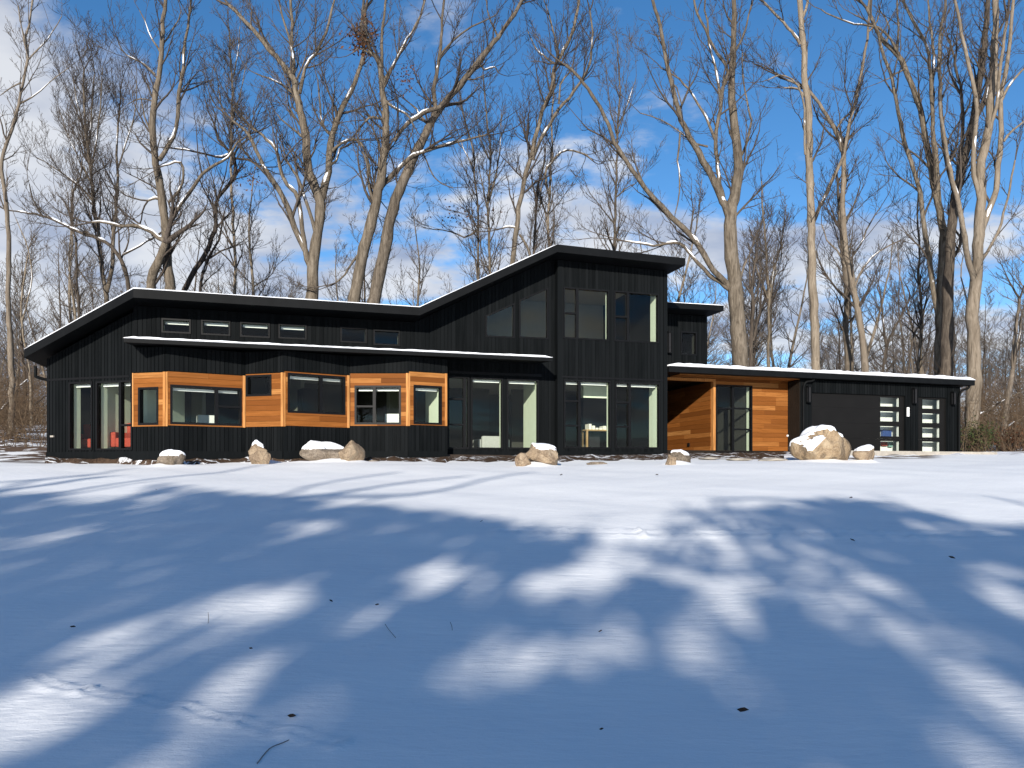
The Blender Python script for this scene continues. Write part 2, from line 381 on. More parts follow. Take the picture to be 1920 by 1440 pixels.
for (x0_, x1_, yb_) in ((285, 340, 873), (463, 512, 870), (556, 648, 869), (639, 680, 869), (965, 1047, 872), (1249, 1299, 872), (1494, 1611, 866), (1602, 1646, 867)):   # snow banked against the boulders
    q_ = ground_at((x0_ + x1_) / 2, yb_); w_ = (x1_ - x0_) / F * q_.y / 2
    GZ = GZ + 0.10 * np.exp(-(((GX - q_.x) / (w_ * 1.15)) ** 2 + ((GY - q_.y - 0.15) / 0.34) ** 2) ** 2) * (0.75 + 0.35 * np.sin(GX * 5.1 + yb_))
mnd = ground_at(1462, 1106)
GZ = GZ + 0.05 * np.exp(-(((GX - mnd.x) / 0.16) ** 2 + ((GY - mnd.y) / 0.16) ** 2))
def sst(v, a, c): t = np.clip((v - a) / (c - a), 0, 1); return t * t * (3 - 2 * t)
GZ = GZ + 1.15 * sst(GY, 22.5, 40) * sst(-GX, 12.6, 16.0) * (1 - 0.6 * sst(GY, 45, 80)) + 0.06 * sst(GY, 22.5, 26) * sst(-GX, 12.6, 14.5) * np.sin(GX * 1.7 + GY * 2.3) * np.sin(GY * 1.1 - GX * 0.6)
nx_, ny_ = len(xs), len(ys)
idx = np.arange(nx_ * ny_).reshape(ny_, nx_)
Q = np.stack([idx[:-1, :-1], idx[:-1, 1:], idx[1:, 1:], idx[1:, :-1]], axis=2).reshape(-1, 4)
go = link('ground', fast_mesh('ground', np.stack([GX, GY, GZ], 2).reshape(-1, 3), Q), None, 'ground')
tag(go, 'snow covered lawn rising to the house', None, None, 'structure')

# ------------------------------------------------------------------ house: plan
TA = 0.30                                  # the long faces recede to the right at this rate
class Wall:
    def __init__(s, p0, p1):
        s.p0 = np.array(p0, float); d = np.array(p1, float) - s.p0; s.L = np.hypot(*d); s.t = d / s.L
        s.n = np.array([s.t[1], -s.t[0]])
    def at(s, x, y, d=0.0):               # photo pixel -> (u, z) on the plane d in front of the wall
        rx = (x - CX) / F; k = (s.p0 @ s.n + d) / (rx * s.n[0] + s.n[1]); q = np.array([rx * k, k]) - s.p0
        return float(q @ s.t), EYE + (HY - y) / F * k
    def pt(s, u, d, z): q = s.p0 + s.t * u + s.n * d; return (q[0], q[1], z)
    def base(s, u): return gz((s.p0 + s.t * u)[1])
    def box(s, mb, u0, u1, d0, d1, z0, z1, z1b=None, z0b=None):
        if z1b is None: z1b = z1
        if z0b is None: z0b = z0
        mb.hexa([s.pt(u0, d0, z0), s.pt(u1, d0, z0b), s.pt(u1, d1, z0b), s.pt(u0, d1, z0), s.pt(u0, d0, z1), s.pt(u1, d0, z1b), s.pt(u1, d1, z1b), s.pt(u0, d1, z1)])
    def mw(s, u0, u1, d0, d1, z0, z1):
        c = s.pt((u0 + u1) / 2, (d0 + d1) / 2, (z0 + z1) / 2)
        Rm = Matrix(((s.t[0], s.n[0], 0, 0), (s.t[1], s.n[1], 0, 0), (0, 0, 1, 0), (0, 0, 0, 1)))
        return Matrix.Translation(c) @ Rm @ Matrix.Diagonal((u1 - u0, d1 - d0, z1 - z0, 1))
def aline(Y0, xa, xb):                     # wall on a receding line through depth Y0 at the picture axis
    def p(x): r = (x - CX) / F; Y = Y0 / (1 - TA * r); return (r * Y, Y)
    return Wall(p(xa), p(xb))
def plan(x, Y): return ((x - CX) / F * Y, Y)

M2 = aline(24.70, 250, 1046)               # clerestory, gable and recessed windows
TW = aline(24.45, 1046, 1250)              # two-storey bay
EN = aline(25.60, 1246, 1477)              # cedar entry wall
GR = aline(24.85, 1500, 1800)              # garage front
RB = aline(27.60, 1240, 1326)              # upper rear block
w250 = M2.p0
def bline(x):                              # left face folds back to the left
    r = (x - CX) / F; Y = (w250[1] + 0.31 * w250[0]) / (1 + 0.31 * r); return (r * Y, Y)
LF = Wall(bline(88), tuple(w250))
BAYX = [(250, 21.30), (310, 21.05), (460, 22.10), (531, 21.75), (655, 22.80), (765, 22.80), (838, 23.35)]
BAYT = [700, 697, 703.5, 697, 703, 697, 700]; BAYB = [800, 799, 800, 800, 800, 797, 798]
BW = [Wall(plan(*BAYX[i]), plan(*BAYX[i + 1])) for i in range(6)]

house = thing('modern_house', (0, 26, gz(26)), 'long black modern house with folded shed roofs, cedar bays and a two-storey window block', 'house')
PITCH = 0.118
def siding(name, wall, ua, ub, zlo, ztop, holes=(), parent=house, mtl='siding', thick=0.2):
    """vertical boards with real gaps; holes are (u0,u1,z0,z1) or (u0,u1,z0,z1,z1b) for sloped heads"""
    mb = MB(); edges = set([ua, ub]); k = ua
    while k < ub: edges.add(k); k += PITCH
    for h in holes:
        for e in h[:2]:
            if ua < e < ub: edges.add(e)
    edges = sorted(edges)
    for a, c in zip(edges[:-1], edges[1:]):
        if c - a < 0.004: continue
        mid = (a + c) / 2; spans = [(zlo(mid) if callable(zlo) else zlo, None)]; lo0 = spans[0][0]
        t0, t1 = (ztop(a), ztop(c)) if callable(ztop) else (ztop, ztop)
        cuts = []
        for h in holes:
            if h[0] - 1e-6 <= mid <= h[1] + 1e-6:
                hb = h[4] if len(h) > 4 else h[3]
                s_ = lambda u: h[3] + (hb - h[3]) * (u - h[0]) / (h[1] - h[0])
                cuts.append((h[2], s_(a), s_(c)))
        cuts.sort(); segs = []; cur = (lo0, lo0)
        for (z0, za, zb) in cuts: segs.append((cur, (z0, z0))); cur = (za, zb)
        segs.append((cur, (t0, t1)))
        for (q0, q1) in segs:
            if min(q1[0] - q0[0], q1[1] - q0[1]) < 0.01: continue
            wall.box(mb, a, c, -thick, 0, q0[0], q1[0], q1[1], q0[1])
            if c - a > 0.05: wall.box(mb, a + 0.012, c - 0.012, 0.001, 0.017, q0[0], q1[0], q1[1], q0[1])
    return mb.build(name, mtl, parent)

def window(wall, x0, x1, yt, yb, mull=(), rails=(), blind=False, name='window', rv='reveal', sides='tlrb', slope=None, fw=0.05, deep=0.30, glass='glass'):
    """opening in photo pixels -> framed window; returns the hole"""
    xm = (x0 + x1) / 2
    u0, u1 = wall.at(x0, yt)[0], wall.at(x1, yt)[0]; z1 = wall.at(xm, yt)[1]; z0 = wall.at(xm, yb)[1]
    z1b = z1
    if slope: z1, z1b = wall.at(x0, slope[0])[1], wall.at(x1, slope[1])[1]
    mb = MB(); d0, d1 = -0.11, 0.032
    def top(u): return z1 + (z1b - z1) * (u - u0) / (u1 - u0)
    wall.box(mb, u0, u0 + fw, d0, d1, z0, top(u0), top(u0 + fw)); wall.box(mb, u1 - fw, u1, d0, d1, z0, top(u1 - fw), top(u1))
    wall.box(mb, u0 + fw, u1 - fw, d0, d1, z0, z0 + fw)
    wall.box(mb, u0 + fw, u1 - fw, d0, d1, top(u0 + fw) - fw, top(u0 + fw), top(u1 - fw), top(u1 - fw) - fw)
    w = mb.build(name, 'frame', house)
    us = [u0 + fw]
    for m in mull:
        um = wall.at(m, yt)[0]; mb = MB(); wall.box(mb, um - 0.045, um + 0.045, d0 + 0.01, d1 - 0.004, z0 + fw, top(um - .045) - fw, top(um + .045) - fw); mb.build('mullion', 'frame', w); us += [um - 0.045, um + 0.045]
    us.append(u1 - fw)
    for i in range(0, len(us), 2):
        mb = MB(); wall.box(mb, us[i], us[i + 1], -0.055, -0.047, z0 + fw, top(us[i]) - fw, top(us[i + 1]) - fw); mb.build('pane', glass, w)
    for (xa, xb, y) in rails:
        ua, ub, zr = wall.at(xa, y)[0], wall.at(xb, y)[0], wall.at((xa + xb) / 2, y)[1]
        mb = MB(); wall.box(mb, max(ua, u0 + fw), min(ub, u1 - fw), d0 + 0.014, d1 - 0.008, zr - 0.028, zr + 0.028); mb.build('rail', 'frame', w)
    e = 0.025; mb = MB()
    if 'l' in sides: wall.box(mb, u0 + 0.008, u0 + 0.008 + e, -deep, d0 - 0.002, z0, top(u0) - 0.03)
    if 'r' in sides: wall.box(mb, u1 - 0.008 - e, u1 - 0.008, -deep, d0 - 0.002, z0, top(u1) - 0.03)
    if 't' in sides: wall.box(mb, u0 + 0.035, u1 - 0.035, -deep, d0 - 0.002, top(u0) - 0.03, top(u0) - 0.005, top(u1) - 0.005, top(u1) - 0.03)
    if 'b' in sides: wall.box(mb, u0 + 0.035, u1 - 0.035, -deep, d0 - 0.002, z0 + 0.003, z0 + 0.027)
    if mb.v: mb.build('reveal', rv, w)
    if blind:
        mb = MB(); wall.box(mb, u0 + fw + 0.03, u1 - fw - 0.03, -0.24, -0.16, z1 - fw - 0.085, z1 - fw - 0.015); mb.build('blind_roll', 'lamp_white', w)
    return (u0, u1, z0, z1, z1b)

# heights shared by several parts
SOF = M2.at(241, 642, 1.34)[1]                             # underside of the lower roof
# --- left folded face
hl = [window(LF, 130, 174, 716, 844, blind=True, sides='lb', deep=0.36), window(LF, 181, 249, 714, 844, mull=(226,), rails=((227, 249, 797),), blind=True, sides='lb', deep=0.36)]
OH = 1.0
e250 = M2.at(250, 541, OH); e250p = M2.pt(e250[0], OH, e250[1])
def edgeB(x, y):                                           # roof edge above the left face
    r = (x - CX) / F; Y = (e250p[1] + 0.31 * e250p[0]) / (1 + 0.31 * r); return (r * Y, Y, EYE + (HY - y) / F * Y)
RT = 0.24                                                  # roof slab depth
r45 = edgeB(45, 655)
def lf_top(u):                                             # rake over the left face (linear in plan)
    X = LF.p0[0] + LF.t[0] * u
    k = (X - r45[0]) / (e250p[0] - r45[0]); return r45[2] + (e250p[2] - r45[2]) * k - RT - 0.02
siding('wall', LF, 0, LF.L, lambda u: LF.base(u) - 0.4, lf_top, hl)
# --- clerestory + gable wall
E = {}
for k_, (x, y) in {'a': (250, 541), 'b': (787, 576), 'c': (1045, 458), 'd': (1285, 484)}.items():
    u, z = M2.at(x, y, OH); E[k_] = (u, z)
def m2_top(u):
    if u < E['b'][0]: z = E['a'][1] + (E['b'][1] - E['a'][1]) * (u - E['a'][0]) / (E['b'][0] - E['a'][0])
    else: z = E['b'][1] + (E['c'][1] - E['b'][1]) * (u - E['b'][0]) / (E['c'][0] - E['b'][0])
    return z - RT - 0.02
u838 = M2.at(836, 700)[0]
holes = []
for (a, c, t, bt) in ((303, 358, 598, 625), (377, 432, 600.5, 629), (450, 506, 604.5, 633), (522, 575, 608, 636)): holes.append(window(M2, a, c, t, bt, blind=True, sides='tlr', fw=0.045))
for (a, c, t, bt) in ((638, 688, 614, 643), (700, 750, 619, 648)): holes.append(window(M2, a, c, t, bt, sides='lr', rv='room_wall', fw=0.045))
holes.append(window(M2, 910, 965, 580, 633, slope=(592, 568), sides='l', deep=0.25)); holes.append(window(M2, 973, 1028, 550, 635, slope=(563, 539), sides='l', deep=0.25))
holes.append(window(M2, 839, 880, 706, 842, mull=(871,), rails=((840, 869, 748), (840, 869, 796)), sides='r'))
holes.append(window(M2, 883, 943, 708, 842, blind=True, sides='rt')); holes.append(window(M2, 950, 1010, 711, 842, blind=True, sides='rt'))
siding('wall', M2, 0, M2.L, lambda u: (M2.base(u) - 0.4) if u > u838 else SOF - 0.35, m2_top, holes)
# --- two-storey block
def tw_top(u):
    a, z = TW.at(1045, 458, OH - .24); b_, z2 = TW.at(1285, 484, OH - .24); return z + (z2 - z) * (u - a) / (b_ - a) - RT - 0.02
ht = [window(TW, 1056, 1142, 541, 637, mull=(1082,), rails=((1056, 1082, 587),), sides='r', deep=0.22), window(TW, 1151, 1235, 548, 642, mull=(1177,), rails=((1151, 1177, 594),), sides='r', deep=0.55),
      window(TW, 1057, 1145, 713, 841, mull=(1086,), rails=((1057, 1086, 752), (1057, 1086, 798)), blind=True, sides='tr', deep=0.25), window(TW, 1153, 1237, 717, 841, mull=(1180,), rails=((1153, 1180, 755), (1153, 1180, 800)), blind=True, sides='r', deep=0.5)]
siding('wall', TW, 0, TW.L, lambda u: TW.base(u) - 0.4, tw_top, ht)
# corner boards, string course and plinth boards
mb = MB(); TW.box(mb, -0.02, 0.13, -0.22, 0.03, TW.base(0) - 0.4, tw_top(0.13)); mb.build('corner_board', 'siding', house)
mb = MB(); TW.box(mb, TW.L - 0.12, TW.L + 0.012, -0.22, 0.03, TW.base(TW.L) - 0.4, tw_top(TW.L)); mb.build('corner_board', 'siding', house)
for wl_, xa, ya, xb in ((LF, 88, 713, 249), (TW, 1053, 706.5, 1243)):
    u0, z = wl_.at(xa, ya); u1, _ = wl_.at(xb, ya); mb = MB(); wl_.box(mb, max(u0, 0.0), min(u1, wl_.L - 0.13), 0.004, 0.028, z - 0.025, z + 0.035); mb.build('trim_board', 'frame', house)
mb = MB(); u0, z = M2.at(842, 697); u1, _ = M2.at(1015, 697); M2.box(mb, u0, u1, 0.004, 0.026, z - 0.05, z + 0.03); mb.build('trim_board', 'frame', house)
for wl_, xa, xb, y in ((LF, 88, 250, 848), (M2, 838, 1045, 846), (TW, 1046, 1250, 846)):
    u0, z = wl_.at(xa, y); u1, _ = wl_.at(xb, y); mb = MB(); wl_.box(mb, max(u0, 0.0), min(u1, wl_.L - (0.13 if wl_ is TW else 0)), 0.018, 0.034, wl_.base(u0) - 0.4, z); mb.build('plinth_board', 'siding', house)

# --- folded cedar bays under the lower roof
BWIN = [dict(r=(260, 298, 726, 797), m=(), rl=(), s='lt'), dict(r=(319, 453, 724.5, 797), m=(406,), rl=((406, 453, 763),), s='t', bl=True), dict(r=(462, 510, 703, 743), m=(), rl=(), s=''),
        dict(r=(539, 647, 702.5, 776), m=(602,), rl=(), s='', bl=True), dict(r=(665, 752, 723, 796), m=(702,), rl=((665, 702, 762),), s='t', bl=True), dict(r=(775, 828, 723, 796), m=(), rl=(), s='rt', bl=True)]
BH = 0.148
for i, w in enumerate(BW):
    d = BWIN[i]; hole = window(w, *d['r'], mull=d['m'], rails=d['rl'], sides=d['s'], blind=d.get('bl', False), fw=0.06)
    xa, xb = BAYX[i][0], BAYX[i + 1][0]
    ztl, ztr = w.at(xa, BAYT[i])[1], w.at(xb, BAYT[i + 1])[1]; zbl, zbr = w.at(xa, BAYB[i])[1], w.at(xb, BAYB[i + 1])[1]
    zt, zb = (ztl + ztr) / 2, (zbl + zbr) / 2
    lo = lambda u: w.base(u) - 0.4
    siding('bay_wall', w, 0, w.L, lo, zb - 0.01, [hole])
    siding('bay_wall', w, 0, w.L, lambda u: zt + 0.012, SOF + 0.02, [])
    mb = MB()      # backing behind the boards, with the window cut out
    u0, u1, h0, h1, _ = hole
    for (a, c, p, q) in ((0, u0, zb, zt), (u1, w.L, zb, zt), (u0, u1, zb, h0), (u0, u1, h1, zt)):
        if c - a > 0.01 and q - p > 0.01: w.box(mb, a, c, -0.2, -0.005, p, q)
    clad = mb.build('cladding', 'brown_black', house)
    e0 = 0.05 if i in (0, 2, 4) else 0.05; n = max(1, round((zt - zb) / BH)); hh = (zt - zb) / n
    for k in range(n):
        a0, a1 = zb + k * hh, zb + (k + 1) * hh - 0.006
        rows = []
        if a1 <= h0 + 0.02 or a0 >= h1 - 0.02: rows = [(0.03, w.L - 0.03, a0, a1)]
        elif a0 < h0 - 0.02: rows = [(0.03, w.L - 0.03, a0, min(a1, h0)), (0.03, u0, h0, a1), (u1, w.L - 0.03, h0, a1)]
        elif a1 > h1 + 0.02: rows = [(0.03, u0, a0, h1), (u1, w.L - 0.03, a0, h1), (0.03, w.L - 0.03, h1, a1)]
        else: rows = [(0.03, u0, a0, a1), (u1, w.L - 0.03, a0, a1)]
        for (a, c, p, q) in rows:
            if c - a < 0.03 or q - p < 0.012: continue
            cut = [a, c]
            if c - a > 1.3 and random.random() < 0.75: cut.insert(1, a + (c - a) * random.uniform(0.3, 0.7))
            for s0, s1 in zip(cut[:-1], cut[1:]): piece('board', 'cedar', w.mw(s0 + 0.002, s1 - 0.002, 0.0, 0.02 + random.uniform(0, 0.005), p, q), clad)
    # pale vertical corner boards on every fold
    if i == 0:
        piece('corner_board', 'cedar_trim', w.mw(-0.01, 0.03, -0.05, 0.034, zb, zt), clad)
    if i in (0, 2, 4):
        piece('corner_board', 'cedar_trim', w.mw(w.L - 0.055, w.L + 0.012, -0.01, 0.036, zb - 0.003, zt + 0.003), clad); nx = BW[i + 1]
        piece('corner_board', 'cedar_trim', nx.mw(0.0, 0.055, -0.01, 0.034, zb - 0.002, zt + 0.002), clad)
    else:
        piece('corner_board', 'cedar_trim', w.mw(w.L - 0.075, w.L - 0.004, 0.0, 0.034, zb - 0.003, zt + 0.003), clad)
    mb = MB(); w.box(mb, 0.0, w.L, 0.018, 0.036, w.base(0) - 0.4, w.at((xa + xb) / 2, 846)[1]); mb.build('plinth_board', 'siding', house)
# returns that close the bays against the main wall
for x, (X, Y), wall_ in ((250, BAYX[0], M2), (838, BAYX[6], M2)):
    p = plan(x, Y); q = wall_.pt(wall_.at(x, 700)[0], -0.1, 0)[:2]; rw = Wall(p, q) if x == 838 else Wall(q, p)
    siding('bay_return', rw, 0.0, rw.L, gz(Y) - 0.4, SOF + 0.02, [], thick=0.12)

# --- roofs
def slab(name, front, back, th, mtl='black_metal'):
    mb = MB()
    for i in range(len(front) - 1):
        a, b_, c, d = front[i], front[i + 1], back[i + 1], back[i]; lo = lambda p: (p[0], p[1], p[2] - th)
        mb.hexa([lo(a), lo(b_), lo(c), lo(d), a, b_, c, d])
    return mb.build(name, mtl, house)
def shift(p, w, d, dz=0): q = np.array(p[:2]) + w.n * d; return (q[0], q[1], p[2] + dz)
fr = [r45, tuple(e250p), M2.pt(*(E['b'][0], OH, E['b'][1])), M2.pt(E['c'][0], OH, E['c'][1]), M2.pt(E['d'][0], OH, E['d'][1])]
bk = [shift(p, M2, -11.0) for p in fr]
roof = slab('roof', fr, bk, RT)
def snow_edge(name, front, wall, parent, h=0.09, back=0.9, lip=0.035, seed=1, step=0.12):
    r_ = random.Random(seed); parts = []; prof = []
    ptsf = []
    for a, b_ in zip(front[:-1], front[1:]):
        n = max(2, int((Vector(b_) - Vector(a)).length / step))
        for k in range(n): ptsf.append(Vector(a).lerp(Vector(b_), k / n))
    ptsf.append(Vector(front[-1])); nrm = Vector((wall.n[0], wall.n[1], 0)); V = []
    hh = h; 
    for i, p in enumerate(ptsf):
        hh += (h - hh) * 0.3 + r_.uniform(-1, 1) * h * 0.15; hh = max(hh, h * 0.3); l_ = lip * (0.7 + 0.6 * r_.random())
        end = min(i, len(ptsf) - 1 - i); q = hh * min(1, 0.35 + end * 0.33)
        V += [p + nrm * (l_ * 0.4) + Vector((0, 0, 0.002)), p + nrm * l_ + Vector((0, 0, q * 0.4)), p + nrm * (l_ * 0.2) + Vector((0, 0, q * 0.82)), p - nrm * 0.07 + Vector((0, 0, q)), p - nrm * back + Vector((0, 0, q * 1.1)), p - nrm * back + Vector((0, 0, 0.002))]
    m = 6; n = len(ptsf); Fq = []
    for i in range(n - 1):
        for k in range(m): Fq.append((i * m + k, i * m + (k + 1) % m, (i + 1) * m + (k + 1) % m, (i + 1) * m + k))
    mb = MB(); mb.v = [tuple(v) for v in V]; mb.f = Fq + [tuple(range(m)), tuple((n - 1) * m + k for k in range(m))]
    return mb.build(name, 'snow', parent, smooth=True)
snow_edge('snow', fr[:4], M2, roof, 0.03, 9.0, 0.01, 2)
# lower roof over the bays
OL = 1.34
ul, zl = M2.at(232, 634, OL); ur, zr = M2.at(1036, 671, OL); zl = zr = (zl + zr) / 2
lf_ = [M2.pt(ul, OL, zl), M2.pt(ur, OL, zl)]; lb_ = [M2.pt(ul, 0.02, zl + 0.12), M2.pt(ur, 0.02, zl + 0.12)]
lroof = slab('lower_roof', lf_, lb_, zl - SOF)
snow_edge('snow', lf_, M2, lroof, 0.066, 1.15, 0.045, 5)
# entry + garage roof
OG = (24.85 - 24.5) / math.sqrt(1 + TA * TA)
gl_u, gl_z = GR.at(1254, 686, OG); gr_u, gr_z = GR.at(1828, 713, OG); 
gf = [GR.pt(gl_u, OG, gl_z), GR.pt(gr_u, OG, gr_z)]; gb = [shift(p, GR, -9.0, 0.05) for p in gf]
groof = slab('garage_roof', gf, gb, 0.20)
snow_edge('snow', gf, GR, groof, 0.135, 8.5, 0.05, 9)
mb = MB(); us0, us1 = EN.at(1256, 700)[0], EN.at(1476, 700)[0]; dmax = 0.72; zs_ = gl_z - 0.2; EN.box(mb, us0, us1, 0.03, dmax, zs_ - 0.022, zs_ - 0.002); sfo = mb.build('soffit_board', 'cedar', house)
# rear block
rzu, rzz = RB.at(1240, 566.5, 0.9); rzu2, rzz2 = RB.at(1357, 573, 0.9)
rf = [RB.pt(rzu - 1, 0.9, rzz), RB.pt(rzu2, 0.9, rzz2)]; rroof = slab('rear_roof', rf, [shift(p, RB, -6.0) for p in rf], 0.2)
snow_edge('snow', rf, RB, rroof, 0.03, 5.0, 0.0, 12)
hr = [window(RB, 1276, 1306, 622, 666, sides='r', rv='room_shade')]
siding('wall', RB, -1.0, RB.L, lambda u: RB.at(1280, 690)[1], lambda u: min(rzz, rzz2) - 0.2, hr)

# --- entry wall in cedar with a recessed porch
zt_l, zt_r = EN.at(1256, 690)[1], EN.at(1476, 700)[1]; ztE = (zt_l + zt_r) / 2 + 0.1; zbE = EN.at(1400, 845)[1]
uL, uP, uE = EN.at(1256, 780)[0], EN.at(1341, 780)[0], EN.at(1477, 780)[0]
zP = EN.at(1296, 714)[1]
door_h = window(EN, 1342, 1410, 722, 849, mull=(1374,), rails=((1344, 1372, 766), (1376, 1408, 766), (1376, 1408, 805)), sides='r', name='patio_door', deep=0.3)
mb = MB(); u0, u1, h0, h1, _ = door_h
EN.box(mb, uL - 0.3, uP, -0.2, -0.005, zP + 0.1, ztE); EN.box(mb, uP, u0, -0.2, -0.005, zbE, ztE); EN.box(mb, u0, u1, -0.2, -0.005, h1, ztE); EN.box(mb, u1, uE, -0.2, -0.005, zbE, ztE)
clad = mb.build('cladding', 'brown_black', house)
n = round((ztE - zbE) / 0.165); hh = (ztE - zbE) / n
for k in range(n):
    a0, a1 = zbE + k * hh, zbE + (k + 1) * hh - 0.006
    if a1 > h1 + 0.02: spans = [(uL - 0.28, uE)] if a0 > zP + 0.06 else [(uP, uE)]
    else: spans = [(u1, uE)]
    for (a, c) in spans:
        cut = [a, c]
        if c - a > 1.0: cut.insert(1, a + (c - a) * random.uniform(0.25, 0.75))
        if c - a > 3: cut.insert(2, a + (c - a) * random.uniform(0.78, 0.9))
        for s0, s1 in zip(cut[:-1], cut[1:]): piece('board', 'cedar', EN.mw(s0 + 0.002, s1 - 0.002, 0.0, 0.02 + random.uniform(0, 0.006), a0, a1), clad)
piece('corner_board', 'cedar_trim', EN.mw(uP - 0.10, uP - 0.002, -0.12, 0.036, zbE, zP), clad); 
piece('header_board', 'cedar_trim', EN.mw(uL - 0.28, uP - 0.002, -0.12, 0.034, zP - 0.002, zP + 0.095), clad)
# porch: right-hand side wall goes back square to the front
ps = EN.pt(uP - 0.10, -0.12, 0)[:2]; pe = EN.pt(uP - 0.10, -3.6, 0)[:2]; PR = Wall(pe, ps)
mb = MB(); PR.box(mb, 0, PR.L, -0.15, -0.005, zbE, zP + 0.3); pc = mb.build('porch_wall', 'brown_black', house)
n = round((zP - zbE) / 0.165); hh = (zP - zbE) / n
for k in range(n):
    cut = [0.0, PR.L * random.uniform(0.3, 0.7), PR.L]
    for s0, s1 in zip(cut[:-1], cut[1:]): piece('board', 'cedar', PR.mw(s0 + 0.002, s1 - 0.002, 0.0, 0.02 + random.uniform(0, 0.004), zbE + k * hh, zbE + (k + 1) * hh - 0.006), pc)
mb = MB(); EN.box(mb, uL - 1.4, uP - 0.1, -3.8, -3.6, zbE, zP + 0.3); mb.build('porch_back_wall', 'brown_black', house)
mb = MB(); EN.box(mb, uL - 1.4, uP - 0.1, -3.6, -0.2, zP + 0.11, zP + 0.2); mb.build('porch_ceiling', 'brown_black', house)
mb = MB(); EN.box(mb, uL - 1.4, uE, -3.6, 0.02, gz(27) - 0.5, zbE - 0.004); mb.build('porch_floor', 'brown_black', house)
mb = MB(); cu, cz = PR.at(1293, 834); q = PR.pt(cu, 0.03, cz)     # hose tap box low on the porch wall
PR.box(mb, cu - 0.06, cu + 0.06, 0.02, 0.07, cz - 0.06, cz + 0.06); mb.build('tap_box', 'dark_door', house)

# --- garage
def garage_door(x0, x1, yt, yb, wx0, wx1, rows):
    u0, u1 = GR.at(x0, yt)[0], GR.at(x1, yt)[0]; z1 = GR.at((x0 + x1) / 2, yt)[1]; z0 = GR.at((x0 + x1) / 2, yb)[1]
    a, c = GR.at(wx0, yt)[0], GR.at(wx1, yt)[0]; wins = []
    for (ya, yb_) in rows: xm = (wx0 + wx1) / 2; wins.append((GR.at(xm, yb_)[1], GR.at(xm, ya)[1]))
    wins.sort(); door = None; mb = MB(); GR.box(mb, u0, u0 + 0.03, -0.12, -0.05, z0, z1); GR.box(mb, u1 - 0.03, u1, -0.12, -0.05, z0, z1); GR.box(mb, u0 + .03, u1 - .03, -0.12, -0.05, z1 - 0.02, z1)
    door = mb.build('garage_door', 'dark_door', house)
    cuts = [z0] + [(wins[i][1] + wins[i + 1][0]) / 2 for i in range(3)] + [z1 - 0.02]
    for i in range(4):
        p, q = cuts[i] + 0.0015, cuts[i + 1] - 0.0015; wa, wb = wins[i]; wa = max(wa, p + 0.02); wb = min(wb, q - 0.02)
        mb = MB()
        GR.box(mb, u0 + .03, a, -0.11, -0.065, p, q); GR.box(mb, c, u1 - .03, -0.11, -0.065, p, q); GR.box(mb, a, c, -0.11, -0.065, p, wa); GR.box(mb, a, c, -0.11, -0.065, wb, q)
        sec = mb.build('panel', 'dark_door', door)
        mb = MB(); GR.box(mb, a, c, -0.092, -0.086, wa, wb); mb.build('pane', 'glass', door)
        mb = MB(); GR.box(mb, c - 0.016, c - 0.001, -0.20, -0.111, wa, wb); mb.build('reveal', 'white_paint', door)
    return (u0, u1, z0 - 0.6, z1)
hg = [garage_door(1522, 1697, 739, 848, 1653, 1689, ((745, 762), (771, 790), (799, 818), (827, 846))),
      garage_door(1722, 1775, 745, 848, 1732, 1765, ((749, 766), (775, 793), (802, 820), (828, 847)))]
siding('wall', GR, 0, GR.L, lambda u: GR.base(u) - 0.4, lambda u: gl_z + (gr_z - gl_z) * (u - gl_u) / (gr_u - gl_u) - 0.2 - 0.02, hg)
side = Wall(EN.pt(EN.at(1477, 780)[0], 0, 0)[:2], tuple(GR.p0)); siding('wall', side, 0, side.L, gz(28) - 0.4, gl_z - 0.25, [], mtl='brown_black')  # brown in this wall's colour stands for light reflected off the cedar
# wall lanterns and the bright strip light between the doors
def lantern(wall, x, yt, yb, d=0.16):
    u, z1 = wall.at(x, yt, d); z0 = wall.at(x, yb, d)[1]; mb = MB()
    wall.box(mb, u - 0.05, u + 0.05, 0.02, 0.05, z0 + 0.05, z1 - 0.05); wall.box(mb, u - 0.075, u + 0.075, 0.05, 0.20, z1 - 0.05, z1); wall.box(mb, u - 0.075, u + 0.075, 0.05, 0.20, z0, z0 + 0.03)
    for sx_ in (-0.072, 0.054):
        for sd in (0.052, 0.178): wall.box(mb, u + sx_, u + sx_ + 0.02, sd, sd + 0.02, z0 + 0.03, z1 - 0.04)
    l = mb.build('wall_lantern', 'black_metal', house)
    mb = MB(); wall.box(mb, u - 0.045, u + 0.045, 0.075, 0.17, z0 + 0.031, z1 - 0.051); mb.build('glass_box', 'dark_fabric', l)
lantern(GR, 1518, 723, 755); lantern(GR, 1717, 727, 757); lantern(GR, 1790, 734, 759); lantern(RB, 1256, 621, 662)
u, z = GR.at(1701, 764); z2 = GR.at(1701, 781)[1]; mb = MB(); GR.box(mb, u - 0.045, u + 0.045, 0.018, 0.06, z2, z); mb.build('strip_light', 'lamp_white', house)
u, z = EN.at(1254, 696); mb = MB(); EN.box(mb, u - 0.06, u + 0.06, 0.3, 0.45, z - 0.08, z + 0.05); mb.build('flood_light', 'lamp_white', house)
u, z = EN.at(1477, 817); mb = MB(); EN.box(mb, u - 0.07, u + 0.07, 0.02, 0.07, z - 0.03, z + 0.03); mb.build('hose_bib', 'lamp_white', house)
u, z = LF.at(100, 818); mb = MB(); LF.box(mb, u - 0.06, u + 0.06, 0.017, 0.06, z - 0.03, z + 0.02); mb.build('hose_bib', 'concrete', house)
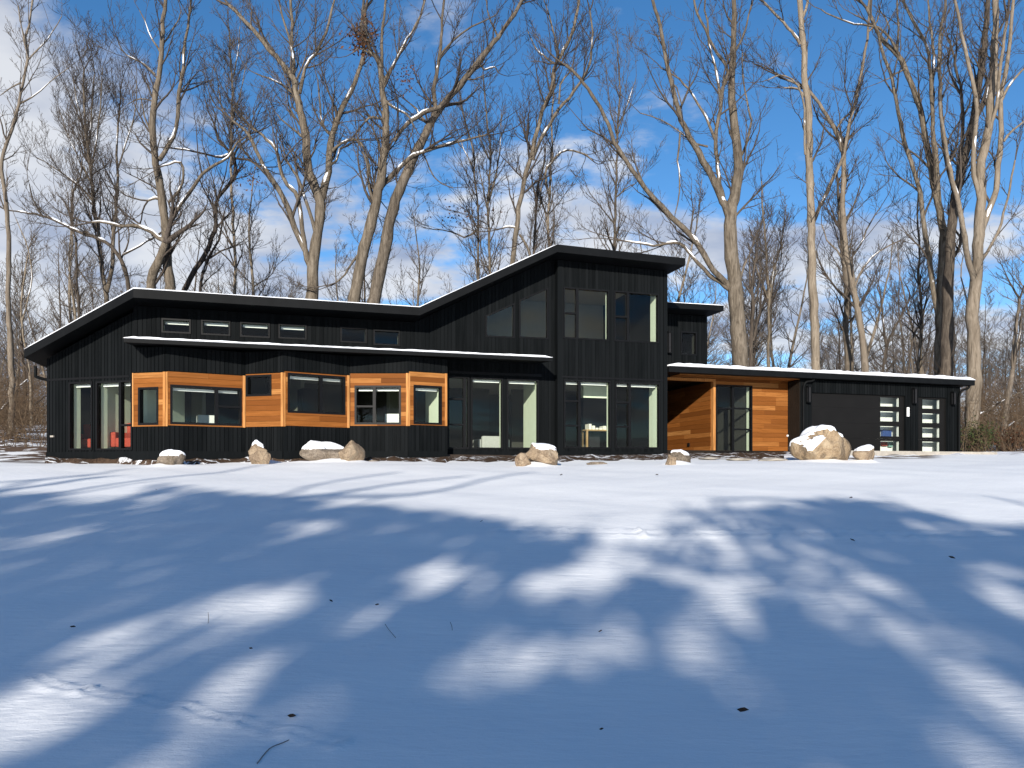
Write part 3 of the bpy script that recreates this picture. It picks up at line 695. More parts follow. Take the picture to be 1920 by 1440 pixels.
# gutters' downspouts
def spout(pts, r=0.045):
    v, q = ring_tube([p for p in pts], [r] * len(pts), 8); me = fast_mesh('downspout', v, q); return link('downspout', me, house, 'black_metal')
def bend(a, b_, c, n=5): return [tuple(Vector(a).lerp(Vector(b_), t).lerp(Vector(b_).lerp(Vector(c), t), t)) for t in [i / n for i in range(n + 1)]]
def sp(wall, xs_, bottom_y, dtop, u_wall):
    ut, zt_ = wall.at(xs_[0][0], xs_[0][1], dtop); ub, zb_ = wall.at(xs_[1][0], xs_[1][1], 0.06); zz_ = wall.at(xs_[1][0], bottom_y, 0.06)[1]
    a = Vector(wall.pt(ut, dtop, zt_)); b_ = Vector(wall.pt(ut, dtop - 0.05, zt_ - 0.22)); c = Vector(wall.pt(ub, 0.12, zb_ + 0.1)); d = Vector(wall.pt(ub, 0.07, zb_ - 0.15)); e = Vector(wall.pt(ub, 0.07, zz_))
    spout([tuple(a)] + bend(a.lerp(b_, .6), b_, b_.lerp(c, .3)) + bend(b_.lerp(c, .7), c, d) + [tuple(e)])
sp(GR, ((1528, 702), (1506, 722)), 850, OG - 0.1, 0); sp(GR, ((1819, 717), (1798, 738)), 850, OG - 0.1, 0)
mb = MB()
u0 = LF.at(88, 700)[0]; a = Vector(edgeB(78, 655)); a.z -= 0.3; aa = LF.pt(-0.26, 0.15, lf_top(-0.3) - 0.1); bq = LF.pt(-0.03, -0.12, lf_top(-0.3) - 0.5)
spout([aa, (aa[0], aa[1], aa[2] - 0.25)] + bend((aa[0], aa[1], aa[2] - 0.3), (aa[0] * .7 + bq[0] * .3, aa[1] * .7 + bq[1] * .3, bq[2] + 0.05), bq) + [(bq[0], bq[1], bq[2] - 0.2), (bq[0], bq[1], gz(22.4))])

# --- shell behind the facade
def wbox(name, mtl, p, q, z0, z1, th=0.15): 
    w = Wall(p, q); mb = MB(); w.box(mb, 0, w.L, -th, 0, z0, z1); return mb.build(name, mtl, house)
GZ0 = gz(21.5) - 0.4
def off(p, w, d): q = np.array(p[:2]) + w.n * d; return (q[0], q[1])
DB = -7.5
bl = off(LF.p0, M2, DB + 1.0); br = off(TW.pt(TW.L, 0, 0), M2, DB)
RWL = Wall(M2.pt(0, DB, 0)[:2], br); uc_ = E['c'][0]
siding('rear_wall', RWL, 0, RWL.L, GZ0, lambda u: (m2_top(u) if u < uc_ else tw_top(0.5)) - 0.03, [], mtl='room_shade', thick=0.15)
RWB = Wall(bl, M2.pt(0, DB, 0)[:2]); siding('rear_wall', RWB, 0, RWB.L, GZ0, lambda u: lf_top(LF.L * u / RWB.L) - 0.02, [], mtl='room_shade', thick=0.15)
wbox('end_wall', 'siding', bl, tuple(LF.p0), GZ0, lf_top(-0.1))
trs = TW.pt(TW.L - 0.001, -0.21, 0)[:2]; wbox('end_wall', 'siding', trs, br, GZ0, tw_top(TW.L) - 0.02)
FLZ = LF.at(170, 848)[1] - 0.02
inn = lambda w, u, d=-0.22: w.pt(u, d, 0)[:2]
ringf = [inn(LF, 0.1), inn(LF, LF.L - 0.1)] + [plan(x, Y + 0.28) for x, Y in BAYX] + [inn(M2, M2.L - 0.3), inn(TW, 0.2), inn(TW, TW.L - 0.2), br, bl]
mb = MB(); mb.prism(ringf, FLZ - 0.2, FLZ); mb.build('floor', 'floor_wood', house)
ringc = [inn(LF, 0.1), inn(LF, LF.L - 0.1), inn(M2, 0.3), inn(M2, M2.L - 0.2), inn(TW, 0.2), inn(TW, TW.L - 0.2), br, bl]
mb = MB(); mb.prism(ringc, SOF - 0.14, SOF - 0.02); mb.build('ceiling', 'ceiling', house)
# room partitions square to the facade (x of their front end)
def part(wall, x, y, d0, d1, z0, z1, mtl='room_wall', th=0.10):
    u = wall.at(x, y)[0]; mb = MB(); wall.box(mb, u, u + th, d1, d0, z0, z1); mb.build('partition_wall', mtl, house)
CZ = SOF - 0.145
mb = MB(); cu0, cz1 = TW.at(1094, 716, -1.0); cu1, cz0 = TW.at(1146, 747, -1.0); TW.box(mb, cu0, cu1, -1.4, -1.0, cz0, CZ); mb.build('sun_patch_panel', 'reveal', house)  # pale panel added for the sunlit patch above the television
part(LF, 177, 780, -0.37, -2.2, FLZ, CZ, 'reveal', 0.06); None
for x in (305, ): part(BW[0], 254, 760, -0.31, -2.0, FLZ, CZ, 'reveal', 0.06)
part(M2, 1012, 760, -0.22, -1.75, FLZ, CZ, 'reveal')
part(BW[5], 830, 760, -0.22, -1.5, FLZ, CZ, 'reveal'); part(BW[4], 700, 760, -2.4, -4.5, FLZ, CZ); part(BW[3], 600, 760, -1.8, -4.5, FLZ, CZ); part(BW[1], 395, 760, -1.6, -4.0, FLZ, CZ)
part(TW, 1240, 760, -0.22, -0.9, FLZ, CZ, 'reveal')
mb = MB(); u0, u1 = M2.at(300, 700)[0], M2.at(1000, 700)[0]; M2.box(mb, u0, u1, -5.6, -5.5, FLZ, CZ); mb.build('partition_wall', 'room_shade', house)
mb = MB(); TW.box(mb, 0.1, TW.L - 0.1, -5.6, -5.5, FLZ, CZ); mb.build('partition_wall', 'room_shade', house)
mb = MB(); LF.box(mb, 0.1, LF.L + 1, -4.8, -4.7, FLZ, CZ); mb.build('partition_wall', 'room_shade', house)
# upstairs: floor of the tall block and a back wall
mb = MB(); TW.box(mb, 0.05, TW.L - 0.2, -5.0, -0.25, TW.at(1150, 650)[1] - 0.2, TW.at(1150, 650)[1] - 0.05); mb.build('floor', 'tan_wood', house)
mb = MB(); TW.box(mb, -2.6, TW.L - 0.2, -4.9, -0.3, tw_top(TW.L) - 0.16, tw_top(TW.L) - 0.1) if False else TW.box(mb, 0.1, TW.L - 0.2, -4.9, -0.3, tw_top(TW.L) - 0.16, tw_top(TW.L) - 0.1); mb.build('ceiling', 'ceiling', house)
part(TW, 1240, 600, -0.22, -0.8, TW.at(1150, 650)[1], tw_top(2) - 0.2, 'reveal')
mb = MB(); TW.box(mb, 0.0, TW.L - 0.1, -5.2, -5.0, TW.at(1150, 650)[1], tw_top(1) - 0.1); mb.build('partition_wall', 'ceiling', house)
ug0, ug1 = M2.at(860, 640)[0], M2.L - 0.1; GWL = Wall(M2.pt(ug0, -4.2, 0)[:2], M2.pt(ug1, -4.2, 0)[:2])
siding('partition_wall', GWL, 0, GWL.L, SOF, lambda u: m2_top(ug0 + u) - 0.06, [], mtl='ceiling', thick=0.1)
# garage shell with a pale wall added close behind the doors to catch the sun
g0 = off(GR.p0, GR, -7.0); g1 = off(GR.pt(GR.L, 0, 0), GR, -7.0); GB = gz(29) - 0.5
wbox('rear_wall', 'room_wall', g0, g1, GB, gr_z - 0.25); wbox('end_wall', 'siding', GR.pt(GR.L - 0.001, -0.21, 0)[:2], g1, GB, gr_z - 0.25); wbox('end_wall', 'room_shade', g0, GR.pt(0.0, -0.21, 0)[:2], GB, gr_z - 0.25)
mb = MB(); GR.box(mb, 0.1, GR.L - 0.1, -6.9, -0.13, GB, GR.at(1700, 849)[1] - 0.01); mb.build('floor', 'concrete', house)
mb = MB(); ua, ub = GR.at(1640, 800)[0], GR.at(1792, 800)[0]; GR.box(mb, ua, ub, -0.75, -0.62, GR.at(1700, 849)[1], gr_z - 0.5); mb.build('partition_wall', 'white_paint', house)
# solid back for the entry wing
mb = MB(); EN.box(mb, uP + 0.02, EN.at(1477, 780)[0], -3.4, -3.3, zbE - 0.1, ztE); mb.build('partition_wall', 'room_shade', house)
mb = MB(); u0_ = EN.at(1412, 780)[0]; EN.box(mb, u0_, u0_ + 0.1, -3.3, -0.25, zbE, ztE); mb.build('partition_wall', 'room_shade', house)
mb = MB(); EN.box(mb, uP + 0.02, u0_, -3.3, -0.21, zbE - 0.2, zbE - 0.002); mb.build('floor', 'floor_wood', house)
# rear block body
mb = MB(); q0 = RB.pt(-1, -0.21, 0); RB.box(mb, RB.L - 0.15, RB.L, -4, -0.21, RB.at(1280, 690)[1], rzz2 - 0.22); RB.box(mb, -1, RB.L, -4.2, -4, RB.at(1280, 690)[1], rzz2 - 0.22); mb.build('end_wall', 'siding', house)
# ------------------------------------------------------------------ beds, slabs, stones
def strip_sheet(name, mtl, pts_front, pts_back, dz, kind='structure', label=None):
    mb = MB(); n = len(pts_front)
    for i in range(n): a, c = pts_front[i], pts_back[i]; kz = 0.8 + 0.35 * math.sin(i * 1.3) + 0.25 * math.sin(i * 0.47 + 1); mb.v += [(a[0], a[1], gz(a[1]) - 0.06), ((a[0] + c[0]) / 2, (a[1] + c[1]) / 2, gz((a[1] + c[1]) / 2) + (dz + 0.05) * kz), (c[0], c[1], gz(c[1]) + dz + 0.03)]
    for i in range(n - 1):
        for k in range(2): mb.f.append((i * 3 + k, i * 3 + k + 1, (i + 1) * 3 + k + 1, (i + 1) * 3 + k))
    o = mb.build(name, mtl, None, True); tag(o, label, None, None, kind); return o
fp, bp = [], []
rr = random.Random(4)
for i in range(150):
    x = 84 + (1500 - 84) * i / 149
    def wallY(x):
        if x < 250: return bline(x)[1]
        for k in range(6):
            xa, ya = BAYX[k]; xb, yb = BAYX[k + 1]
            if xa <= x <= xb: t = (x - xa) / (xb - xa); return ya + (yb - ya) * t
        r = (x - CX) / F
        if x < 1046: return 24.7 / (1 - TA * r)
        if x < 1250: return 24.45 / (1 - TA * r)
        return 25.6 / (1 - TA * r)
    Yw = wallY(x); fr_ = 0.40 + 0.3 * math.sin(x * 0.021) + 0.22 * math.sin(x * 0.083 + 1) + rr.uniform(-0.12, 0.12)
    if x > 640: fr_ += min(1.0, (x - 640) / 260) * 1.7
    if x > 1000: fr_ += 0.5
    Yf = Yw - max(0.12, fr_); fp.append(plan(x, Yf)); bp.append(plan(x, Yw - 0.02))
strip_sheet('planting_bed', 'mulch', fp, bp, 0.075, label='narrow brown mulch bed with broken snow along the house wall')
dfp, dbp = [], []
for i in range(60):
    x = 1470 + 480 * i / 59; r_x = (x - CX) / F; Yw = 23.2 / (1 - TA * r_x); dfp.append(plan(x, Yw - 0.9 - 0.3 * math.sin(x * 0.05))); dbp.append(plan(x, Yw + 1.6 if x < 1815 else Yw + 2.6))
strip_sheet('driveway', 'slush', dfp, dbp, 0.03, label='half-cleared drive with slush and bare streaks before the garage')
apron = MB(); ua, ub = GR.at(1500, 850)[0], GR.at(1806, 850)[0]; za = GR.at(1700, 848.5)[1]
GR.box(apron, ua, ub, 0.03, 1.5, za - 0.35, za, za); ap = apron.build('garage_apron', 'concrete'); tag(ap, 'pale concrete apron in front of the garage doors', None, None, 'structure')
def rock_mesh(name, size, seed, flat=0.25, sub=3, rough=0.22):
    bm = bmesh.new(); bmesh.ops.create_icosphere(bm, subdivisions=sub + 1, radius=1.0); r_ = np.random.default_rng(seed)
    pl = [(Vector(r_.normal(size=3)).normalized(), r_.uniform(0.52, 0.86)) for _ in range(16)]
    ph = r_.uniform(0, 6, 6)
    for v in bm.verts:
        p = v.co.copy()
        for nrm, d in pl:
            k = p.dot(nrm)
            if k > d: p -= nrm * (k - d) * 0.97
        p *= 1 + rough * 0.4 * (math.sin(p.x * 4 + ph[0]) * math.sin(p.y * 4.5 + ph[1]) + math.sin(p.z * 5 + ph[2]) * 0.7 + 0.35 * math.sin(p.x * 11 + ph[3]) * math.sin(p.z * 10 + ph[4]))
        if p.z < -0.55: p.z = -0.55 + (p.z + 0.55) * 0.2
        v.co = Vector((p.x * size[0], p.y * size[1], p.z * size[2]))
    me = bpy.data.meshes.new(name); bm.to_mesh(me); bm.free(); me.shade_smooth(); return me
def boulder(x0, x1, yt, yb, mtl, label, seed, rot=0.0, tilt=0.0, snow=0.0, dsc=0.8, dback=0.0, cap_shift=(0, 0), cap_size=0.8, group=None, Yset=None):
    g = ground_at((x0 + x1) / 2, yb); Y = (Yset or g.y) + dback; wid = (x1 - x0) / F * Y / 2; zc0 = EYE + (HY - yb) / F * Y; ztp = EYE + (HY - yt) / F * Y
    h = (ztp - zc0); X = ((x0 + x1) / 2 - CX) / F * Y
    yc = Y + wid * dsc * 0.8; zb = zc0 - 0.05
    t = thing('boulder', (X, yc, zb), label, 'boulder', group)
    me = rock_mesh('stone', (wid * 1.06, wid * dsc, h / 1.42), seed); o = link('stone', me, None, mtl); o.parent = t
    me.transform(Matrix.Rotation(tilt, 4, 'Y') @ Matrix.Rotation(rot, 4, 'Z'))
    vs = np.array([v.co[:] for v in me.vertices]); mn, mx = vs.min(0), vs.max(0)
    sx_, sz_ = 2 * wid / (mx[0] - mn[0]), (h + 0.06) / (mx[2] - mn[2])
    for v in me.vertices: v.co = ((v.co.x - (mn[0] + mx[0]) / 2) * sx_, v.co.y * sx_, (v.co.z - mn[2]) * sz_)
    if snow > 0:      # cap of snow lifted from the stone's own upper faces
        bm = bmesh.new(); bm.from_mesh(me); bm.normal_update(); r_ = random.Random(seed)
        bmesh.ops.subdivide_edges(bm, edges=bm.edges[:], cuts=1, use_grid_fill=True); bm.normal_update()
        ztop = max(v.co.z for v in bm.verts); kill = []
        for f in bm.faces:
            c = f.calc_center_median(); k = f.normal.z + 0.35 * cap_shift[0] * (c.x / wid) + 0.18 * math.sin(c.x * 9 + seed) * math.sin(c.z * 7)
            if k < 1 - cap_size or c.z < ztop * (0.72 - 0.5 * max(0, cap_shift[0] * c.x / wid)): kill.append(f)
        bmesh.ops.delete(bm, geom=kill, context='FACES')
        for v in bm.verts:
            edge = v.is_boundary; n_ = v.normal; v.co += Vector((n_.x * 0.3, n_.y * 0.3, max(0.25, n_.z))) * (snow * (0.25 if edge else 1.0))
        ext = bmesh.ops.extrude_edge_only(bm, edges=[e for e in bm.edges if e.is_boundary])
        for v in [q for q in ext['geom'] if isinstance(q, bmesh.types.BMVert)]: v.co -= v.normal * 0.0 + Vector((0, 0, snow * 0.5)); v.co.x *= 0.985; v.co.y *= 0.985
        m2 = bpy.data.meshes.new('snow_cap'); bm.to_mesh(m2); bm.free(); m2.shade_smooth()
        if len(m2.polygons): s_ = link('snow_cap', m2, None, 'snow'); s_.parent = t
    return t
boulder(285, 340, 846, 873, 'stone_grey', 'small rounded grey boulder with a snow cap below the left cedar bay', 11, snow=0.05, dsc=0.7, cap_size=0.55)
boulder(463, 512, 828, 868, 'stone_tan', 'upright tan boulder with snow on its head behind a wedge stone', 12, snow=0.05, dsc=0.6, dback=0.25, cap_size=0.5)
boulder(464, 506, 845, 871, 'stone_tan', 'pale wedge-shaped stone leaning before the upright snow-headed boulder', 23, dsc=0.45, Yset=20.3)
boulder(556, 648, 830, 869, 'stone_grey', 'wide flat-topped grey boulder with a thick snow slab on top', 14, snow=0.07, dsc=0.55, cap_size=0.6, dback=0.1)
boulder(634, 680, 825, 869, 'stone_tan', 'upright tan boulder pressed against the wide grey boulder', 35, dsc=0.7, rot=0.5, dback=-0.1)
boulder(981, 1047, 832, 872, 'stone_tan', 'smooth tan egg-shaped boulder tilted to the right with thin snow', 16, tilt=0.42, snow=0.035, dsc=0.7, cap_size=0.33)
boulder(965, 996, 849, 873, 'stone_tan', 'small tan stone at the foot of the egg-shaped boulder', 17, dsc=0.8, Yset=19.9)
boulder(1258, 1299, 845, 872, 'stone_dark', 'dark grey boulder with thin snow beside the porch corner', 18, snow=0.035, dsc=0.7, cap_size=0.36)
boulder(1249, 1270, 852, 873, 'stone_tan', 'small round tan stone touching the dark porch boulder', 19, dsc=0.8, Yset=19.9)
boulder(1494, 1611, 800, 866, 'stone_streak', 'largest boulder, tan with brown streaks and snow down its left side', 26, snow=0.07, dsc=0.65, cap_shift=(-1.5, 0), cap_size=0.42)
boulder(1602, 1646, 836, 867, 'stone_tan', 'low tan boulder with a snow cap right of the largest boulder', 41, snow=0.045, dsc=0.75, cap_size=0.45)
for k, (x0, x1, yb, h, lb) in enumerate(((398, 462, 867, 5, 'flat brown stone lying left of the wedge stone'), (684, 722, 868, 5, 'flat brown stone lying right of the paired boulders'), (1100, 1140, 870, 4, 'flat brown stone in the bed under the tall window block'))):
    boulder(x0, x1, yb - h, yb, 'stone_grey', lb, 60 + k, dsc=0.4)
for k, (x0, x1, y, lb) in enumerate(((1305, 1352, 861, 'pale stepping slab nearest the porch'), (1358, 1412, 863, 'second pale stepping slab from the porch'), (1420, 1484, 864, 'third pale stepping slab from the porch, below the cedar wall'))):
    g = ground_at((x0 + x1) / 2, y); wid = (x1 - x0) / F * g.y / 2; me = rock_mesh('stepping_slab', (wid, 0.32, 0.07), 80 + k, rough=0.12, sub=2)
    o = link('stepping_slab', me, None, 'concrete'); o.location = (g.x, g.y, g.z + 0.025); tag(o, lb, 'paving slab', 'pale slabs in front of the entry and garage')

# ------------------------------------------------------------------ furniture seen through the glass
def armchair(wall, x, d, mtl, label, rz=0.0, s=1.0):
    u = wall.at(x, 820, d)[0]; p = wall.pt(u, d, FLZ); t = thing('armchair', p, label, 'armchair'); t.rotation_euler.z = math.atan2(wall.t[1], wall.t[0]) + rz
    def prt(name, a, b_, m): mb = MB(); mb.box(a, b_); o = mb.build(name, m); o.parent = t; bv = o.modifiers.new('bevel', 'BEVEL'); bv.width = 0.04; bv.segments = 2; return o
    prt('seat', (-0.38 * s, -0.35, 0.18), (0.38 * s, 0.35, 0.45), mtl); prt('backrest', (-0.38 * s, 0.25, 0.42), (0.38 * s, 0.42, 0.92), mtl)
    for sx_ in (-1, 1): prt('armrest', (sx_ * 0.44 * s - 0.07, -0.35, 0.18), (sx_ * 0.44 * s + 0.07, 0.40, 0.62), mtl)
    for sx_ in (-0.34, 0.34):
        for sy in (-0.28, 0.3): prt('leg', (sx_ * s - 0.025, sy - 0.025, 0), (sx_ * s + 0.025, sy + 0.025, 0.18), 'dark_fabric')
    return t
armchair(LF, 170, -0.95, 'red_fabric', 'red armchair behind the leftmost tall window', 0.3)
armchair(LF, 216, -1.0, 'red_fabric', 'red armchair behind the second tall window at the left end', -0.4)
armchair(LF, 252, -0.9, 'red_fabric', 'red armchair half hidden behind the left cedar bay', 0.2)
def cushion(wall, x, y, d, mtl, label, sz=0.2):
    u, z = wall.at(x, y, d); me = rock_mesh('cushion', (sz, sz * 0.5, sz * 0.8), 5, rough=0.05, sub=2); o = link('cushion', me, None, mtl); o.location = wall.pt(u, d, z); tag(o, label, 'cushion'); return o
cushion(LF, 246, 833, -0.7, 'teal_fabric', 'teal cushion at the foot of the window beside the left bay', 0.2)
cushion(LF, 221, 806, -0.9, 'paper', 'pale cushion leaning on the red armchair', 0.16)
u = M2.at(918, 820, -1.6)[0]; p = M2.pt(u, -1.6, FLZ); t = thing('sofa', p, 'pale grey sofa behind the middle tall window of the recessed wall', 'sofa'); t.rotation_euler.z = math.atan2(M2.t[1], M2.t[0])
for nm, a, c in (('seat', (-0.42, -0.45, 0.22), (0.42, 0.4, 0.42)), ('backrest', (-0.42, -0.62, 0.2), (0.42, -0.45, 0.66)), ('armrest', (-0.55, -0.6, 0.2), (-0.43, 0.4, 0.56)), ('armrest', (0.43, -0.6, 0.2), (0.55, 0.4, 0.56)), ('leg', (-0.5, -0.55, 0), (-0.44, -0.49, 0.2)), ('leg', (0.44, -0.55, 0), (0.5, -0.49, 0.2))):
    mb = MB(); mb.box(a, c); o = mb.build(nm, 'pale_fabric'); o.parent = t; bv = o.modifiers.new('bevel', 'BEVEL'); bv.width = 0.05; bv.segments = 2
def flat_thing(name, wall, x0, x1, y0, y1, d, th, mtl, label, cat, stand=None):
    a, z1 = wall.at(x0, y0, d); c, z0 = wall.at(x1, y1, d); mb = MB(); wall.box(mb, a, c, d - th, d, z0, z1); o = mb.build(name, mtl); tag(o, label, cat)
    if stand: mb = MB(); wall.box(mb, (a + c) / 2 - 0.2, (a + c) / 2 + 0.2, d - th - 0.1, d + 0.06, stand, z0); m_ = mb.build('stand', 'dark_fabric', o)
    return o
flat_thing('television', TW, 1086, 1140, 746, 800, -1.0, 0.06, 'screen_black', 'large black television behind the lower left tower window', 'television', FLZ)
u0, z = TW.at(1092, 806, -0.75); u1, _ = TW.at(1146, 806, -0.75); t = thing('desk', TW.pt((u0 + u1) / 2, -0.7, FLZ), 'cluttered pale desk under the black television', 'desk')
mb = MB(); TW.box(mb, u0, u1, -0.95, -0.42, z - 0.04, z); mb.build('top', 'tan_wood', t)
for ue in (u0 + 0.02, u1 - 0.08):
    for de in (-0.93, -0.5): mb = MB(); TW.box(mb, ue, ue + 0.06, de, de + 0.06, FLZ, z - 0.04); mb.build('leg', 'tan_wood', t)
mb = MB(); TW.box(mb, u0 + 0.1, u1 - 0.1, -0.93, -0.5, FLZ + 0.25, FLZ + 0.29); mb.build('shelf', 'paper', t)
for k in range(6):
    uu = u0 + 0.12 + k * 0.13; mb = MB(); hgt = random.uniform(0.06, 0.2); TW.box(mb, uu, uu + random.uniform(0.06, 0.12), -0.8, -0.5 + random.uniform(0, .06), z, z + hgt); o = mb.build('paper_stack', 'paper'); tag(o, ('leftmost', 'second', 'third', 'fourth', 'fifth', 'rightmost')[k] + ' stack of pale papers on the desk under the television', 'papers', 'papers on the desk')
flat_thing('interior_door', TW, 1183, 1204, 745, 842, -2.6, 0.05, 'door_brown', 'brown interior door behind the lower right tower window', 'door')
flat_thing('wall_picture', LF, 233, 249, 776, 793, -4.5, 0.03, 'tan_wood', 'small brownish picture on the wall above the left armchairs', 'picture')
flat_thing('storage_box', GR, 1655, 1672, 806, 820, -0.5, 0.1, 'blue_plastic', 'blue box seen through the third pane of the wide garage door', 'box')
flat_thing('storage_box', GR, 1655, 1664, 829, 836, -0.5, 0.1, 'red_fabric', 'red box seen through the lowest pane of the wide garage door', 'box')
flat_thing('storage_box', GR, 1667, 1674, 828, 838, -0.5, 0.1, 'teal_fabric', 'teal box beside the red one in the lowest garage pane', 'box')
flat_thing('cabinet', EN, 1377, 1398, 788, 848, -1.3, 0.4, 'reveal', 'pale box added as the sunlit patch behind the right leaf of the patio door', 'cabinet')  # pale box added where a sunlit patch shows inside the door
flat_thing('cabinet', BW[1], 372, 404, 778, 800, -1.4, 0.4, 'white_paint', 'white counter behind the wide window of the left cedar bay', 'counter')
flat_thing('cabinet', BW[4], 722, 752, 776, 798, -1.0, 0.4, 'white_paint', 'white counter behind the window of the right cedar bay', 'counter')
flat_thing('cabinet', BW[3], 567, 600, 728, 780, -1.5, 0.5, 'screen_black', 'dark cabinet behind the wide window of the middle cedar bay', 'cabinet')

# ------------------------------------------------------------------ litter on the snow
def litter(x, y, sz, seed, label):
    g = ground_at(x, y); r_ = random.Random(seed); s = sz / F * g.y; mb = MB()
    pts = [(-1, 0, 0.1), (-0.4, -0.38, 0.0), (0.3, -0.34, 0.12), (1, 0.05, 0.02), (0.3, 0.4, 0.16), (-0.4, 0.36, 0.05)]
    top = [(p[0] * s, p[1] * s, p[2] * s + 0.018) for p in pts]; mb.poly(top); mb.poly([(p[0], p[1], p[2] - 0.004) for p in reversed(top)])
    for k in range(6): a, c = top[k], top[(k + 1) % 6]; mb.poly([a, c, (c[0], c[1], c[2] - 0.004), (a[0], a[1], a[2] - 0.004)])
    o = mb.build('dead_leaf', 'leaf_dead'); o.location = (g.x, g.y, g.z + 0.012); o.rotation_euler = (r_.uniform(0.3, 0.9), r_.uniform(-.5, .5), r_.uniform(-0.6, 0.6)); tag(o, label, 'leaf', 'dead leaves on the snow'); return o
for k, (x, y, s, lb) in enumerate(((1395, 1342, 11, 'largest dark leaf, low right of centre on the snow'), (1783, 1050, 7, 'dark leaf on the snow near the right edge'), (548, 1350, 8, 'dark leaf beside the animal track at the lower left'), (620, 1133, 4, 'dark leaf on shaded snow left of centre, first of a pair'), (707, 1141, 4, 'dark leaf on shaded snow left of centre, second of a pair'), (137, 1183, 5, 'dark leaf on the snow near the left edge'), (472, 1224, 4, 'dark leaf between two sunlit patches at lower left'), (1595, 936, 4, 'dark leaf on sunlit snow far right of centre'), (1597, 1017, 5, 'dark leaf just below the faint straight track'), (1128, 1191, 4, 'dark leaf on a sun patch right of centre'), (1130, 1378, 4, 'small dark leaf near the bottom edge'), (1053, 892, 3, 'tiny leaf on sunlit snow below the tower'), (1232, 892, 3, 'tiny leaf on sunlit snow below the porch'), (294, 921, 3, 'tiny leaf at the shadow edge on the left'), (904, 981, 3, 'tiny leaf at the shadow edge in the middle'))): litter(x, y, s, 300 + k, lb)
for k, (pix, lb) in enumerate(((((482, 1440), (505, 1412), (530, 1398), (555, 1386)), 'thin curved grass stem near the bottom edge'), (((390, 1170), (390, 1148)), 'short upright grass stem in the left sun patch'), (((848, 1182), (844, 1166)), 'short bent grass stem left of centre'), (((742, 1200), (728, 1182), (722, 1174)), 'fallen grass stem in the shade'))):
    pts = []
    for j, (x, y) in enumerate(pix):
        g = ground_at(x, y if k in (0, 3) else pix[0][1]); p = Vector((g.x, g.y, g.z + 0.01)); 
        if k in (1, 2): p = P(x, y, g.y)
        pts.append(tuple(p))
    if len(pts) == 2: pts.insert(1, tuple((Vector(pts[0]) + Vector(pts[1])) / 2 + Vector((0.004, 0, 0))))
    q0_ = np.array(pts, float); sm_ = []
    for i_ in range(len(q0_) - 1):
        for t_ in (0, 0.25, 0.5, 0.75):
            a_, b_, c_, d_ = q0_[max(i_ - 1, 0)], q0_[i_], q0_[i_ + 1], q0_[min(i_ + 2, len(q0_) - 1)]; sm_.append(0.5 * (2 * b_ + (c_ - a_) * t_ + (2 * a_ - 5 * b_ + 4 * c_ - d_) * t_ ** 2 + (3 * b_ - a_ - 3 * c_ + d_) * t_ ** 3))
    pts = sm_ + [q0_[-1]]
    v, q = ring_tube(pts, [0.0018] * len(pts), 5); o = link('grass_stem', fast_mesh('grass_stem', v, q), None, 'twig'); tag(o, lb, 'grass stem', 'stems poking through the snow')
# ------------------------------------------------------------------ bare winter trees
def norm3(x, y, z):
    l = math.sqrt(x * x + y * y + z * z) + 1e-9; return x / l, y / l, z / l
def grow(out, p, d, L, r, lvl, rnd, up=0.10, wander=0.22, kids=1.0, minr=0.007):
    n = 8 if lvl == 0 else (5 if lvl == 1 else 3)
    st = L / n; px_, py_, pz_ = p; dx, dy, dz = d; r0 = r
    for i in range(n):
        w = wander * (1.0 if lvl else 0.8)
        dx, dy, dz = norm3(dx + rnd.gauss(0, w), dy + rnd.gauss(0, w), dz + rnd.gauss(0, w * 0.8) + up)
        r1 = max(minr, r * (1 - 0.80 * (i + 1) / n)); q = (px_ + dx * st, py_ + dy * st, pz_ + dz * st)
        out.append((px_, py_, pz_, r0, q[0], q[1], q[2], r1))
        if lvl < 2 and L > 0.5 and (i > 0 or lvl > 0):
            k = (2 if rnd.random() < 0.22 * kids else 1) if rnd.random() < 0.85 * kids else 0
            for _ in range(k):
                a = rnd.uniform(0, 6.283); s = rnd.uniform(0.55, 1.05)
                ex, ey, ez = norm3(dx + s * math.cos(a), dy + s * math.sin(a), dz + s * rnd.uniform(-0.5, 0.75))
                grow(out, q, (ex, ey, ez), L * rnd.uniform(0.30, 0.58) * (1 - 0.45 * i / n), max(minr, r1 * 0.62), lvl + 1, rnd, up, wander, kids, minr)
        px_, py_, pz_ = q; r0 = r1
def catmull(pts, step):
    p = [np.array(q, float) for q in pts]; p = [2 * p[0] - p[1]] + p + [2 * p[-1] - p[-2]]; out = []
    for i in range(1, len(p) - 2):
        n = max(2, int(np.linalg.norm(p[i + 1][:3] - p[i][:3]) / step))
        for k in range(n):
            t = k / n; a, b_, c, d = p[i - 1], p[i], p[i + 1], p[i + 2]
            out.append(0.5 * ((2 * b_) + (-a + c) * t + (2 * a - 5 * b_ + 4 * c - d) * t * t + (-a + 3 * b_ - 3 * c + d) * t ** 3))
    out.append(p[-2]); return np.array(out)
